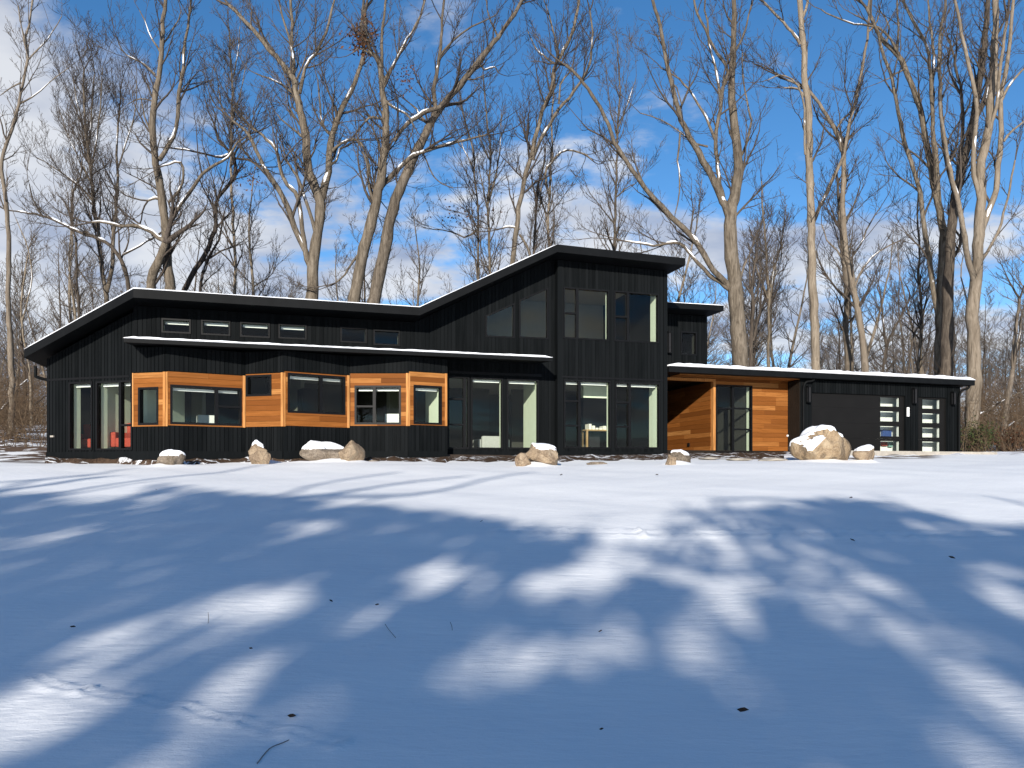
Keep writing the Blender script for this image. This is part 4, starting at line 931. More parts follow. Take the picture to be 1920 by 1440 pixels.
def make_tree(name, label, Y, limbs, mtl='bark_tan', seed=1, dens=1.0, up=0.10, kids=1.0, twig='twigs', blen=1.0, group='trees behind the house', tipL=2.6, minr=0.007):
    rnd = random.Random(seed); r2 = np.random.default_rng(seed); thick = []; snow = []; segs = []; known = []
    first = limbs[0][0][0]
    yg = HY - (gz(Y) - EYE) / Y * F; base = P(first[0], yg, Y)
    root = thing(name, tuple(base), label, 'tree', group)
    for li, (pix, w0, w1, sn_) in enumerate(limbs):
        pix = list(pix); L = len(pix)
        if li == 0:
            Ys = [Y] * L
            if pix[0][1] < yg - 3:
                dx = (pix[0][0] - pix[1][0]) / max(1, abs(pix[1][1] - pix[0][1])) * 0.3; pix.insert(0, (pix[0][0] + dx * (yg - pix[0][1]), yg + 6)); Ys.insert(0, Y)
        else:
            if known:
                kk = min(known, key=lambda k: (k[0] - pix[0][0]) ** 2 + (k[1] - pix[0][1]) ** 2)
                y0 = kk[2] if (kk[0] - pix[0][0]) ** 2 + (kk[1] - pix[0][1]) ** 2 < 3600 else Y
            if pix[0][1] > yg - 4 or (sn_ == 'base'):
                y0 = Y + rnd.uniform(-0.6, 0.6)
                if pix[0][1] < yg: pix.insert(0, (pix[0][0], yg + 6)); L += 1
            ln = sum(math.hypot(pix[i + 1][0] - pix[i][0], pix[i + 1][1] - pix[i][1]) for i in range(L - 1)) / F * Y
            y1 = y0 + rnd.uniform(-1, 1) * 0.32 * ln; acc = [0]
            for i in range(L - 1): acc.append(acc[-1] + math.hypot(pix[i + 1][0] - pix[i][0], pix[i + 1][1] - pix[i][1]))
            Ys = [y0 + (y1 - y0) * a / max(acc[-1], 1) for a in acc]
        L = len(pix); p3 = [tuple(P(x, y, yy)) for (x, y), yy in zip(pix, Ys)]
        c = catmull(p3, 0.45); n = len(c)
        c[1:-1] += r2.normal(size=(n - 2, 3)) * 0.018
        t = np.linspace(0, 1, n); rad = 1.0 * (w0 + (w1 - w0) * t ** 1.0) / 2 / F * Y
        if li == 0: zz_ = c[:, 2] - base.z; rad = rad * (1 + 0.38 * np.exp(-np.maximum(zz_, 0) / 0.35))
        rad *= 1 + r2.normal(size=n) * 0.035
        sides = 10 if w0 > 14 else 7
        thick.append(ring_tube(c, rad, sides, 0.05 if w0 > 10 else 0.02))
        for q, yy in zip(c, np.interp(t, np.linspace(0, 1, L), Ys)): known.append((CX + q[0] / q[1] * F, HY - (q[2] - EYE) / q[1] * F, q[1]))
        # snow lying on the upper side
        if sn_ and sn_ != 'base':
            tt = np.gradient(c, axis=0); inc = np.abs(tt[:, 2]) / (np.linalg.norm(tt, axis=1) + 1e-9); run = []
            for i in range(n):
                ok = inc[i] < (0.62 if sn_ == 1 else 0.90) and math.sin(i * 0.9 + seed) > (-0.75 if sn_ == 1 else -0.2) and rad[i] > 0.025
                if ok: run.append(i)
                if (not ok or i == n - 1):
                    if len(run) > 2:
                        pp = c[run] + np.array([0, -0.10, 0.72]) * rad[run][:, None]; k = np.sin(np.linspace(0.12, math.pi - 0.12, len(run))) ** 0.4
                        snow.append(ring_tube(pp, (rad[run] * 0.72 + 0.012) * k, 7, 0.08))
                    run = []
        for j0 in ([2] if rnd.random() < 0.6 else []) + ([rnd.randrange(3, n - 4)] if n > 9 and rnd.random() < 0.7 else []):   # small snow pockets in the forks
            if n > j0 + 3 and li > 0:
                rn = np.arange(j0, j0 + 3); pp = c[rn] + np.array([0, -0.55, 0.45]) * rad[rn][:, None]; snow.append(ring_tube(pp, rad[rn] * np.array([0.25, 0.55, 0.2]) + 0.004, 6, 0.1))
        # side branches
        ln = np.linalg.norm(np.diff(c, axis=0), axis=1).sum(); nb = int(ln * 0.95 * (dens if dens < 1.3 else 1.3 + 0.45 * (dens - 1.3)))
        for _ in range(nb):
            lo_ = 0.45 if li == 0 else 0.18
            f = rnd.uniform(lo_, 0.98); i = min(n - 2, int(f * (n - 1)))
            if c[i][2] - base.z < 3.5: continue
            td = c[i + 1] - c[i]; td = td / (np.linalg.norm(td) + 1e-9)
            a = rnd.uniform(0, 6.283); s = rnd.uniform(0.5, 1.1)
            d = norm3(td[0] + s * math.cos(a), td[1] + 0.8 * s * math.sin(a), td[2] + s * rnd.uniform(-0.35, 0.7))
            bl_ = blen * rnd.uniform(1.1, 3.9) * (1.2 - 0.6 * f); grow(segs, tuple(c[i]), d, bl_, min(rad[i] * 0.55, 0.018 * bl_ + 0.008), 0, rnd, up * 0.7, 0.16, kids, minr)
        td = c[-1] - c[-2]; td = td / (np.linalg.norm(td) + 1e-9)
        for _ in range(2 if w1 > 2.5 else 1): grow(segs, tuple(c[-1]), norm3(td[0] + rnd.gauss(0, .25), td[1] + rnd.gauss(0, .25), td[2] + rnd.gauss(0, .15)), tipL * rnd.uniform(0.7, 1.2), rad[-1] * 0.85, 0, rnd, up, 0.18, kids, minr)
    v, q = merge(thick); tr = link('trunk', fast_mesh('trunk', v, q), root, mtl)
    if segs:
        sg = np.array(segs); big = sg[:, 3] > 0.03; parts = []
        if big.any(): parts.append(tubes(sg[big], 5))
        if (~big).any(): parts.append(tubes(sg[~big], 3))
        v, q = merge(parts); link('crown', fast_mesh('crown', v, q), root, twig)
    if snow: v, q = merge(snow); sp_ = link('snow', fast_mesh('snow', v, q), root, 'snow'); sp_['kind'] = 'stuff'
    return root
S = 1
make_tree('bare_tree', 'pale slender tree at the far left edge of the picture', 33, [
    ([(20, 815), (23, 760), (21, 693), (18, 627), (15, 560), (17, 490), (14, 420), (12, 381), (3, 318), (6, 288), (23, 241), (39, 175), (52, 113), (50, 70), (58, 23), (66, -30)], 12, 3, 0),
    ([(34, 196), (60, 182), (92, 155), (128, 128)], 3.2, 1.4, 0), ([(52, 113), (75, 88), (100, 60), (116, 30)], 3.0, 1.4, 0), ([(52, 105), (42, 60), (34, 10)], 3, 1.5, 0), ([(40, 155), (20, 165), (2, 178)], 3, 1.6, 0)], 'bark_pale', 21, 0.9)
make_tree('bare_tree', 'slim forked tree with a dense brush-like crown at upper left', 42, [
    ([(198, 600), (198, 555), (189, 478), (181, 420), (174, 370), (171, 330), (166, 290), (160, 240), (156, 180), (158, 130)], 12, 3, 0),
    ([(200, 548), (209, 505), (213, 440), (218, 380), (221, 330), (218, 290), (222, 230), (226, 170)], 8, 2.5, 0),
    ([(172, 345), (150, 300), (128, 255), (112, 210)], 4, 1.5, 0), ([(170, 320), (182, 260), (190, 190), (192, 125)], 4, 1.5, 0), ([(176, 380), (150, 350), (110, 320), (70, 296)], 4, 1.5, 0), ([(172, 350), (165, 270), (140, 200), (120, 160)], 4, 1.5, 0), ([(219, 320), (236, 270), (252, 210), (256, 150)], 3.5, 1.5, 0), ([(164, 290), (172, 220), (176, 140), (172, 100)], 3.5, 1.5, 0), ([(160, 250), (144, 190), (136, 140)], 3, 1.3, 0)], 'bark_tan', 22, 2.4, 0.20, 1.15, blen=1.1)
make_tree('bare_tree', 'thin dark tree just above the left rake of the roof', 40, [
    ([(148, 640), (148, 590), (144, 520), (142, 450), (134, 400), (138, 360), (150, 330), (154, 300)], 8, 2.5, 0), ([(134, 410), (120, 380), (105, 360)], 3, 1.5, 0), ([(144, 500), (165, 530), (190, 560)], 2.5, 1.5, 0)], 'bark_dark', 23, 1.4)
make_tree('gnarled_tree', 'gnarled split tree with snowy limbs rising behind the left roof peak', 36, [
    ([(318, 570), (319, 538), (316, 500), (313, 459), (308, 408), (302, 360), (296, 320), (290, 292), (286, 233), (290, 190), (296, 150), (302, 100), (306, 39), (312, -20)], 26, 6, 0),
    ([(282, 560), (284, 525), (298, 492), (311, 455)], 17, 14, 2),
    ([(318, 415), (328, 402), (352, 365), (381, 327), (405, 308), (428, 294), (445, 268), (468, 252)], 8, 3, 1),
    ([(316, 380), (328, 366), (342, 342), (343, 315), (338, 304), (318, 308), (303, 312)], 5, 3, 1),
    ([(299, 300), (318, 268), (330, 241), (333, 194), (339, 155), (344, 128), (345, 97), (352, 50), (358, 0)], 9, 4, 2),
    ([(312, 452), (296, 445), (272, 428), (248, 423), (226, 424), (200, 418), (172, 417)], 9, 3.5, 1),
    ([(304, 375), (292, 372), (278, 376)], 6, 4, 1),
    ([(288, 262), (272, 220), (264, 180)], 4, 2, 0), ([(291, 140), (270, 120), (238, 105), (222, 80)], 4, 1.8, 0), ([(302, 100), (280, 60), (262, 20)], 4, 1.8, 0), ([(287, 190), (262, 185), (240, 195)], 3, 1.6, 0), ([(303, 85), (325, 55), (340, 20)], 3.5, 1.8, 0)], 'bark_tan', 24, 1.35, 0.10)
make_tree('leaning_tree', 'crooked leaning tree whose snowy limb reaches far left over the roof', 38, [
    ([(240, 590), (240, 545), (234, 505), (218, 472), (200, 455), (183, 447), (160, 440), (136, 428), (100, 412), (78, 404), (55, 400), (31, 396)], 13, 3, 1),
    ([(78, 404), (62, 375), (55, 345)], 4, 1.8, 0), ([(136, 428), (130, 400), (128, 370)], 4, 1.8, 0), ([(230, 478), (262, 460), (285, 447)], 4, 3, 1)], 'bark_dark', 25, 0.9, 0.16)
make_tree('leaning_tree', 'dark crooked tree bending right beside the gnarled split tree', 38, [
    ([(344, 580), (347, 540), (366, 505), (385, 478), (398, 445), (404, 420), (404, 395), (408, 373), (424, 352), (439, 330), (440, 305), (434, 288), (410, 262), (402, 235)], 14, 4, 2),
    ([(434, 288), (415, 294), (395, 292), (362, 284), (328, 278)], 5, 2.5, 1), ([(437, 296), (465, 298), (490, 312)], 4, 3, 0), ([(375, 560), (382, 500), (410, 450), (418, 410)], 6, 3, 0), ([(437, 292), (452, 270), (478, 258)], 4, 2, 0)], 'bark_dark', 26, 1.2)
make_tree('bare_tree', 'straight slim grey tree between the two forked trunks on the left', 41, [
    ([(439, 590), (440, 540), (441, 467), (437, 420), (436, 381), (433, 330), (432, 292), (434, 226), (436, 160), (432, 110), (430, 60)], 8, 3, 0), ([(434, 220), (452, 170), (462, 120)], 3, 1.4, 0), ([(433, 260), (415, 200), (408, 150)], 3, 1.4, 0), ([(434, 150), (446, 100), (450, 50)], 3, 1.4, 0)], 'bark_pale', 27, 1.9, kids=1.1)
make_tree('forked_tree', 'large many-forked tree left of centre with a wide spreading crown', 35, [
    ([(585, 600), (585, 560), (587, 525), (587, 498), (592, 455), (599, 415), (600, 381), (590, 350), (579, 323), (575, 285), (572, 253), (566, 220), (560, 194), (554, 165), (548, 144), (528, 118), (506, 93), (482, 64), (459, 39), (430, 10)], 30, 6, 0),
    ([(583, 500), (572, 470), (552, 428), (541, 395), (529, 366), (510, 335), (494, 311), (480, 280), (467, 253), (450, 238), (436, 226)], 13, 4, 0),
    ([(573, 478), (566, 430), (560, 373), (546, 352), (533, 338), (524, 310), (517, 280), (500, 262), (486, 249), (474, 240)], 9, 4, 2),
    ([(592, 440), (572, 370), (556, 330), (540, 305)], 7, 4, 1),
    ([(600, 385), (607, 350), (614, 323), (618, 285), (622, 253), (632, 225), (642, 202), (654, 178), (665, 156), (676, 125), (682, 95), (678, 50), (682, 0)], 15, 5, 0),
    ([(560, 194), (552, 165), (551, 120), (548, 86), (548, 39), (544, -10)], 9, 5, 0), ([(562, 175), (572, 128), (592, 100), (612, 60), (622, 20), (630, -20)], 7, 3.5, 0), ([(548, 90), (535, 50), (524, 5)], 5, 3, 0),
    ([(622, 255), (605, 235), (600, 200), (596, 150)], 5, 2.5, 0), ([(617, 290), (640, 268), (665, 262), (685, 285), (695, 330), (700, 355)], 6, 3.5, 1), ([(614, 315), (632, 300), (638, 280), (660, 268)], 5, 3, 1), ([(556, 180), (530, 160), (505, 148), (480, 138)], 5, 2.5, 0), ([(572, 260), (552, 245), (535, 230), (520, 215)], 5, 2.2, 0)], 'bark_tan', 28, 1.35)
make_tree('forked_tree', 'thick twin-trunked tree, its left trunk, behind the middle of the roof', 34, [
    ([(661, 600), (665, 560), (682, 467), (694, 425), (703, 389), (710, 355), (714, 335), (719, 300), (721, 280), (723, 245), (724, 218), (720, 190), (716, 171), (714, 128), (706, 108), (694, 97), (686, 70), (684, 20)], 30, 6, 0),
    ([(717, 160), (735, 125), (756, 86), (772, 60), (787, 31), (800, -10)], 7, 3, 0), ([(716, 140), (716, 80), (720, 30), (726, -20)], 7, 3.5, 0), ([(722, 225), (700, 220), (685, 228)], 6, 3.5, 1), ([(682, 470), (660, 490), (646, 515), (630, 530)], 5, 3, 0), ([(690, 98), (672, 90), (660, 100)], 4, 2, 0), ([(705, 395), (692, 350), (688, 310), (680, 285)], 6, 3, 1), ([(717, 180), (735, 200), (760, 212), (775, 235)], 6, 3, 1)], 'bark_tan', 29, 1.3)
make_tree('forked_tree', 'thick twin-trunked tree, its right trunk leaning right over the roof', 34.4, [
    ([(698, 600), (702, 560), (712, 510), (722, 467), (729, 425), (738, 390), (748, 360), (760, 330), (772, 300), (787, 272), (798, 250), (806, 233), (816, 215), (828, 200), (850, 172), (872, 148), (896, 117), (915, 92), (934, 70), (955, 40), (973, 12), (990, -20)], 30, 6, 0),
    ([(818, 212), (815, 180), (816, 156), (820, 128), (824, 105), (828, 70), (829, 39), (834, -10)], 9, 4, 0), ([(740, 265), (755, 240), (783, 218), (805, 208), (828, 200)], 7, 8, 1), ([(715, 350), (738, 325), (763, 300), (790, 286), (818, 276), (845, 270), (872, 263), (911, 253)], 10, 3, 1),
    ([(806, 233), (790, 222), (782, 205), (770, 195)], 6, 3, 1), ([(896, 117), (908, 130), (928, 126), (934, 136)], 4, 2, 0), ([(824, 105), (850, 75), (885, 50), (930, 28)], 5, 2, 0), ([(934, 70), (920, 40), (912, 0)], 4, 2, 0), ([(786, 275), (800, 300), (812, 330), (830, 345), (850, 352)], 3.5, 1.6, 0), ([(872, 148), (890, 150), (910, 140)], 3.5, 1.8, 0)], 'bark_tan', 30, 1.25)
make_tree('leaning_tree', 'tan tree leaning right with a snow-dusted stem above the roof slope', 36, [
    ([(957, 560), (962, 486), (968, 430), (973, 389), (983, 340), (993, 303), (1003, 262), (1012, 226), (1022, 195), (1032, 175), (1038, 150), (1040, 128), (1051, 105), (1063, 85), (1071, 66), (1080, 30), (1086, -10)], 13, 5, 2),
    ([(998, 300), (1014, 262), (1032, 229), (1048, 205), (1067, 183), (1080, 165), (1094, 144), (1106, 120), (1109, 97), (1112, 60), (1106, 20)], 7, 3, 0), ([(1048, 105), (1040, 70), (1030, 30), (1020, 0)], 4, 2, 0), ([(1042, 120), (1020, 105), (1004, 90), (990, 60)], 4, 1.8, 0), ([(1048, 195), (1050, 160), (1068, 135), (1074, 120)], 4, 2, 0), ([(975, 440), (988, 462), (996, 485)], 4, 5, 1), ([(975, 430), (955, 425), (942, 428)], 4, 3, 1)], 'bark_tan', 31, 1.2)
make_tree('bare_tree', 'slim straight tree left of the leaning tan tree above the roof', 40, [([(919, 560), (919, 506), (917, 440), (915, 389), (918, 330), (920, 280), (914, 235), (910, 190), (906, 140)], 8, 2.5, 0), ([(916, 380), (930, 330), (938, 270), (940, 210)], 4, 1.6, 0), ([(918, 300), (900, 260), (892, 210)], 3, 1.5, 0), ([(916, 400), (905, 350), (895, 300)], 3.5, 1.5, 0)], 'bark_tan', 32, 2.0)
make_tree('bare_tree', 'slim reddish tree left of the slim straight one above the roof', 41, [([(897, 570), (897, 513), (897, 450), (896, 389), (890, 330), (888, 284), (878, 250), (868, 210), (862, 170)], 7, 2.5, 0), ([(890, 320), (870, 280), (855, 240)], 3, 1.5, 0), ([(896, 430), (870, 445), (845, 435), (815, 430)], 4, 1.6, 0)], 'bark_tan', 33, 2.0)
make_tree('bare_tree', 'pale slim tree right of the leaning tan tree', 39, [([(1032, 520), (1030, 455), (1027, 420), (1032, 350), (1033, 310), (1036, 270), (1034, 230), (1038, 180)], 8, 3, 0), ([(1029, 440), (1022, 400), (1012, 365), (1020, 330)], 4, 2, 0), ([(1031, 370), (1022, 325), (1035, 305), (1052, 285), (1075, 283), (1098, 290), (1110, 300)], 5, 2.5, 1)], 'bark_pale', 34, 1.7)
make_tree('bare_tree', 'thin black tree between the leaning tan tree and the tower peak', 40, [([(1001, 520), (1002, 459), (1005, 400), (1008, 350), (1016, 320), (1022, 290)], 8, 3, 0), ([(1006, 380), (996, 330), (990, 290)], 3, 1.5, 0)], 'bark_dark', 35, 2.0)
make_tree('bare_tree', 'slim tree with a fine upright crown right of the tower peak', 42, [([(1151, 540), (1152, 463), (1153, 420), (1154, 389), (1156, 330), (1157, 272), (1160, 218), (1163, 170), (1160, 130), (1158, 95)], 8, 2.5, 0), ([(1155, 370), (1172, 355), (1190, 345)], 3, 1.5, 0), ([(1158, 260), (1145, 210), (1140, 160)], 3, 1.4, 0), ([(1159, 240), (1175, 200), (1192, 150)], 3, 1.4, 0), ([(1153, 420), (1140, 380), (1130, 340)], 3, 1.4, 0)], 'bark_tan', 36, 2.0, 0.16)
make_tree('forked_tree', 'big forked tree right of the tower with a long limb arching left over the roof', 35, [
    ([(1391, 720), (1388, 680), (1384, 620), (1380, 559), (1375, 510), (1371, 462), (1369, 420), (1370, 395), (1377, 372), (1383, 340), (1385, 316), (1382, 280), (1378, 243), (1374, 205), (1371, 170), (1373, 130), (1376, 97), (1376, 50), (1376, 0), (1378, -30)], 36, 7, 0),
    ([(1368, 408), (1360, 385), (1351, 369), (1340, 340), (1327, 316), (1310, 285), (1293, 258), (1282, 235), (1273, 209), (1263, 170), (1254, 136), (1246, 90), (1239, 49), (1228, 15), (1218, -20)], 15, 5, 0),
    ([(1356, 372), (1350, 345), (1346, 316), (1342, 285), (1342, 258), (1345, 230), (1351, 204), (1356, 165), (1366, 136), (1352, 110), (1337, 88), (1322, 55), (1307, 25), (1300, -10)], 9, 4, 2),
    ([(1341, 262), (1330, 235), (1317, 209), (1300, 180), (1283, 160), (1262, 140), (1240, 128)], 6, 2.5, 0), ([(1352, 200), (1347, 160), (1340, 125), (1330, 80), (1325, 40), (1322, 0)], 6, 3, 2),
    ([(1372, 545), (1362, 532), (1337, 506), (1320, 478), (1303, 452), (1282, 428), (1259, 408), (1240, 386), (1220, 367), (1200, 340), (1183, 315), (1166, 290), (1152, 268), (1140, 235), (1125, 202), (1110, 178), (1094, 156), (1080, 140), (1060, 122)], 12, 5, 0),
    ([(1366, 542), (1350, 530), (1330, 515), (1308, 492), (1283, 463), (1265, 456), (1249, 457), (1225, 462), (1200, 456), (1172, 452)], 9, 3, 1),
    ([(1383, 305), (1400, 270), (1408, 225), (1400, 190), (1394, 150), (1392, 100)], 5, 2.2, 0), ([(1376, 100), (1392, 70), (1404, 30), (1410, 0)], 4.5, 2.5, 0), ([(1385, 545), (1392, 510), (1400, 488)], 5, 3.5, 1), ([(1275, 250), (1272, 300), (1274, 360), (1266, 400)], 4, 2, 0), ([(1327, 275), (1300, 268), (1270, 245), (1240, 225), (1200, 212)], 4, 1.8, 0), ([(1255, 150), (1270, 165), (1278, 195)], 3.5, 2, 0)], 'bark_tan', 37, 0.85)
make_tree('straight_tree', 'tall straight pale trunk rising behind the cedar wall and garage', 36, [
    ([(1530, 730), (1529, 680), (1527, 610), (1524, 535), (1522, 470), (1521, 413), (1519, 350), (1517, 292), (1518, 240), (1514, 194), (1509, 140), (1507, 97), (1503, 50), (1500, 5), (1498, -30)], 18, 10, 0),
    ([(1500, 83), (1488, 65), (1478, 53), (1455, 28), (1432, 4)], 6, 4, 2), ([(1510, 290), (1508, 230), (1505, 180), (1485, 150), (1462, 140), (1440, 150)], 5, 2, 0), ([(1514, 190), (1495, 165), (1470, 165)], 4, 2, 0), ([(1502, 40), (1510, 20), (1516, -10)], 6, 4, 0)], 'bark_pale', 38, 0.7)
make_tree('forked_tree', 'slender tree crossing the straight trunk in a large V above the garage', 37, [
    ([(1623, 730), (1622, 685), (1616, 630), (1609, 583), (1602, 550), (1594, 505), (1585, 462), (1582, 420), (1580, 389), (1581, 340), (1582, 301), (1583, 285)], 15, 8, 2),
    ([(1524, 420), (1536, 390), (1551, 360), (1566, 325), (1582, 290), (1590, 245), (1600, 205), (1609, 170), (1618, 120), (1626, 73), (1629, 30), (1632, -10)], 7, 4, 0),
    ([(1582, 300), (1578, 275), (1570, 253), (1555, 225), (1541, 205), (1530, 185), (1518, 172), (1498, 160), (1476, 150)], 9, 4, 0), ([(1628, 60), (1645, 40), (1650, 10)], 4, 2, 0), ([(1568, 245), (1575, 230), (1582, 222)], 4, 3, 0), ([(1585, 500), (1570, 470), (1550, 450), (1540, 420)], 4, 2, 0), ([(1600, 545), (1620, 500), (1650, 470), (1690, 450)], 5, 2, 0)], 'bark_pale', 39, 0.8)
make_tree('straight_tree', 'straight brown trunk just left of the white-barked V tree base', 39, [([(1590, 730), (1589, 680), (1586, 610), (1587, 540), (1581, 480), (1578, 430), (1574, 380)], 13, 8, 0), ([(1585, 560), (1560, 530), (1540, 500), (1530, 470)], 4, 2, 0), ([(1586, 500), (1612, 460), (1630, 420), (1650, 390)], 4.5, 2, 0), ([(1580, 430), (1600, 390), (1612, 350)], 4, 2, 0)], 'bark_tan', 40, 2.0)
make_tree('forked_tree', 'dark blackened trunk with many tall stems at the right of the picture', 35, [
    ([(1772, 735), (1774, 690), (1776, 640), (1778, 590), (1778, 540), (1780, 500), (1783, 440), (1788, 390), (1798, 340), (1810, 290), (1822, 243), (1830, 190), (1837, 146), (1846, 90), (1850, 40), (1852, -20)], 26, 8, 0),
    ([(1788, 395), (1795, 350), (1800, 290), (1806, 220), (1800, 160), (1790, 120)], 9, 4, 0), ([(1780, 490), (1796, 470), (1801, 445)], 8, 5, 0), ([(1825, 230), (1846, 190), (1856, 140), (1862, 80)], 8, 4, 0), ([(1804, 180), (1790, 155), (1778, 118), (1782, 90)], 5, 3, 0)], 'bark_dark', 41, 0.9)
make_tree('forked_tree', 'fan of tall tan stems rising left of the blackened trunk', 36, [
    ([(1760, 735), (1762, 690), (1762, 620), (1762, 560), (1766, 500), (1768, 437), (1762, 395), (1755, 365), (1747, 320), (1740, 282), (1732, 240), (1725, 204), (1710, 160), (1696, 126), (1684, 105), (1660, 80), (1640, 50), (1625, 15)], 20, 6, 0),
    ([(1762, 600), (1750, 549), (1742, 490), (1735, 437), (1728, 385), (1721, 340), (1706, 300), (1696, 267), (1688, 230), (1682, 194), (1676, 165), (1668, 130), (1653, 88), (1645, 60), (1633, 34)], 10, 4, 0),
    ([(1762, 400), (1758, 330), (1752, 280), (1747, 200), (1743, 122), (1738, 90), (1725, 60), (1700, 20), (1690, -10)], 9, 4, 0), ([(1746, 180), (1750, 120), (1745, 60), (1740, 0)], 6, 3, 0), ([(1789, 360), (1775, 300), (1768, 250), (1764, 194), (1762, 140), (1762, 70), (1772, 20), (1774, -20)], 8, 4.5, 2), ([(1698, 128), (1680, 140), (1660, 150)], 4, 2, 0), ([(1690, 110), (1660, 60), (1632, 48), (1600, 45), (1560, 30), (1540, 18)], 5, 2, 0), ([(1682, 100), (1684, 50), (1682, 0)], 5, 3, 0), ([(1660, 85), (1668, 50), (1650, 20)], 4, 2, 0)], 'bark_tan', 42, 0.8)
make_tree('forked_tree', 'pale grey trunk at the garage corner splitting into tall parallel stems', 33, [
    ([(1820, 840), (1822, 800), (1825, 740), (1828, 690), (1824, 620), (1823, 574), (1828, 535), (1832, 500), (1834, 460), (1836, 420), (1838, 370), (1838, 330), (1846, 280), (1853, 243), (1857, 190), (1862, 146), (1865, 90), (1867, 49), (1866, 0), (1866, -30)], 28, 9, 0),
    ([(1826, 530), (1818, 495), (1810, 445), (1803, 413), (1796, 380), (1789, 350), (1783, 320), (1776, 292), (1768, 240), (1762, 190)], 11, 5, 2),
    ([(1838, 440), (1847, 412), (1858, 385), (1867, 355), (1872, 310), (1876, 267), (1876, 225), (1876, 185), (1884, 140), (1891, 97), (1896, 50), (1900, 0)], 12, 6, 0), ([(1877, 190), (1888, 165), (1900, 150), (1918, 130)], 6, 4, 0), ([(1839, 490), (1856, 462), (1871, 437), (1882, 400), (1891, 369), (1898, 330), (1903, 301)], 6, 3, 0), ([(1855, 240), (1868, 200), (1872, 150), (1880, 90), (1888, 40)], 7, 5, 0), ([(1838, 380), (1826, 330), (1826, 270), (1832, 210), (1824, 150), (1810, 90), (1800, 40), (1790, 0)], 9, 5, 0), ([(1882, 265), (1900, 245), (1922, 226)], 5, 3, 0), ([(1822, 640), (1812, 560), (1802, 520), (1806, 480)], 4, 2, 0)], 'bark_pale', 43, 0.55)
make_tree('leaning_tree', 'thin pale tree leaning right by the snow at the right edge', 34, [([(1876, 845), (1882, 800), (1890, 750), (1895, 715), (1900, 690), (1903, 640), (1907, 600), (1912, 560)], 12, 5, 0), ([(1900, 690), (1908, 650), (1916, 600), (1925, 560)], 5, 3, 0)], 'bark_pale', 44, 1.0)
make_tree('bare_tree', 'pair of thin pale-barked stems behind the middle of the garage roof', 40, [([(1727, 730), (1726, 690), (1728, 608), (1727, 570), (1722, 520), (1724, 470), (1720, 420), (1722, 360)], 7, 3, 0), ([(1729, 600), (1738, 560), (1745, 520), (1748, 470)], 4, 2, 0), ([(1719, 720), (1722, 660), (1726, 610)], 4, 3, 0)], 'bark_tan', 45, 1.8)
make_tree('bare_tree', 'slim tree with upright twigs between the big forked tree and the straight trunk', 43, [([(1440, 740), (1441, 640), (1442, 560), (1438, 500), (1434, 440), (1430, 390), (1428, 340)], 8, 2.5, 0), ([(1440, 560), (1425, 520), (1410, 480)], 4, 1.5, 0), ([(1440, 545), (1460, 500), (1470, 450)], 4, 1.5, 0), ([(1441, 570), (1450, 520), (1452, 470)], 3.5, 1.5, 0)], 'bark_tan', 46, 2.0, 0.16)
make_tree('bare_tree', 'pale slim crooked tree in the brush at the left edge', 38, [([(60, 810), (58, 760), (57, 720), (50, 660), (42, 610), (40, 570), (46, 520), (52, 480)], 6, 2.5, 0), ([(42, 600), (52, 560), (60, 520), (48, 450), (30, 410)], 3, 1.5, 0)], 'bark_pale', 47, 1.6)
make_tree('broken_tree', 'broken dead trunk stub behind the rear block of the house', 38, [([(1408, 740), (1408, 660), (1410, 600), (1411, 560), (1409, 548)], 9, 6, 0), ([(1412, 640), (1424, 590), (1428, 540)], 5, 3, 0)], 'bark_dark', 48, 0.8)
make_tree('forked_tree', 'dark crooked snag with snow in its forks behind the garage roof', 38, [([(1655, 735), (1656, 690), (1662, 650), (1672, 625), (1685, 600), (1700, 570)], 7, 3, 2), ([(1662, 650), (1655, 600), (1652, 560)], 5, 3, 0), ([(1702, 720), (1706, 670), (1712, 635), (1720, 615)], 5, 3, 2)], 'bark_dark', 49, 1.6)

# --- wood behind: copies of a few slender trees
def proto(seed, H, spread, mtl, dens):
    rnd = random.Random(seed); segs = []; x = y = 0.0; pts = [(0, 0, -0.3)]; dx = dy = 0.0; n = 16
    for i in range(1, n + 1):
        dx += rnd.gauss(0, 0.05); dy += rnd.gauss(0, 0.05); x += dx * H / n * 1.2; y += dy * H / n * 1.2; pts.append((x, y, H * i / n))
        dx *= 0.8; dy *= 0.8
    r = [0.011 * H * (1 - 0.88 * i / n) for i in range(n + 1)]
    c = np.array(pts)
    for i in range(5, n + 1):
        for _ in range(dens - 1 + (1 if rnd.random() < 0.6 else 0)):
            a = rnd.uniform(0, 6.283); t = i / n; L = spread * H * rnd.uniform(0.12, 0.32) * (1.25 - 0.8 * t)
            grow(segs, tuple(c[i]), norm3(math.cos(a), math.sin(a), rnd.uniform(0.5, 1.6)), L, max(0.012, r[i] * 0.5), 0, rnd, 0.09, 0.17, 0.95, 0.011)
    sg = np.array(segs); v, q = ring_tube(c, r, 7, 0.03); t_ = fast_mesh('trunk', v, q); t_.materials.append(M[mtl])
    v, q = tubes(sg, 3); cr = fast_mesh('crown', v, q); cr.materials.append(M['hazed_twigs']); return t_, cr
PROT = [proto(100 + k, H, sp_, m, d) for k, (H, sp_, m, d) in enumerate(((16, 1.0, 'bark_tan', 2), (18, 0.8, 'bark_pale', 2), (14, 1.2, 'bark_dark', 3), (19, 0.9, 'bark_tan', 2), (13, 1.1, 'bark_tan', 3), (17, 1.0, 'bark_dark', 2)))]
rb = random.Random(99)
spots = []
for i in range(104):
    Y = rb.uniform(45, 88); x = -40 + 2000 * ((i * 0.61803) % 1.0) + rb.uniform(-25, 25)
    spots.append((x, Y, rb.uniform(0.62, 1.02)))
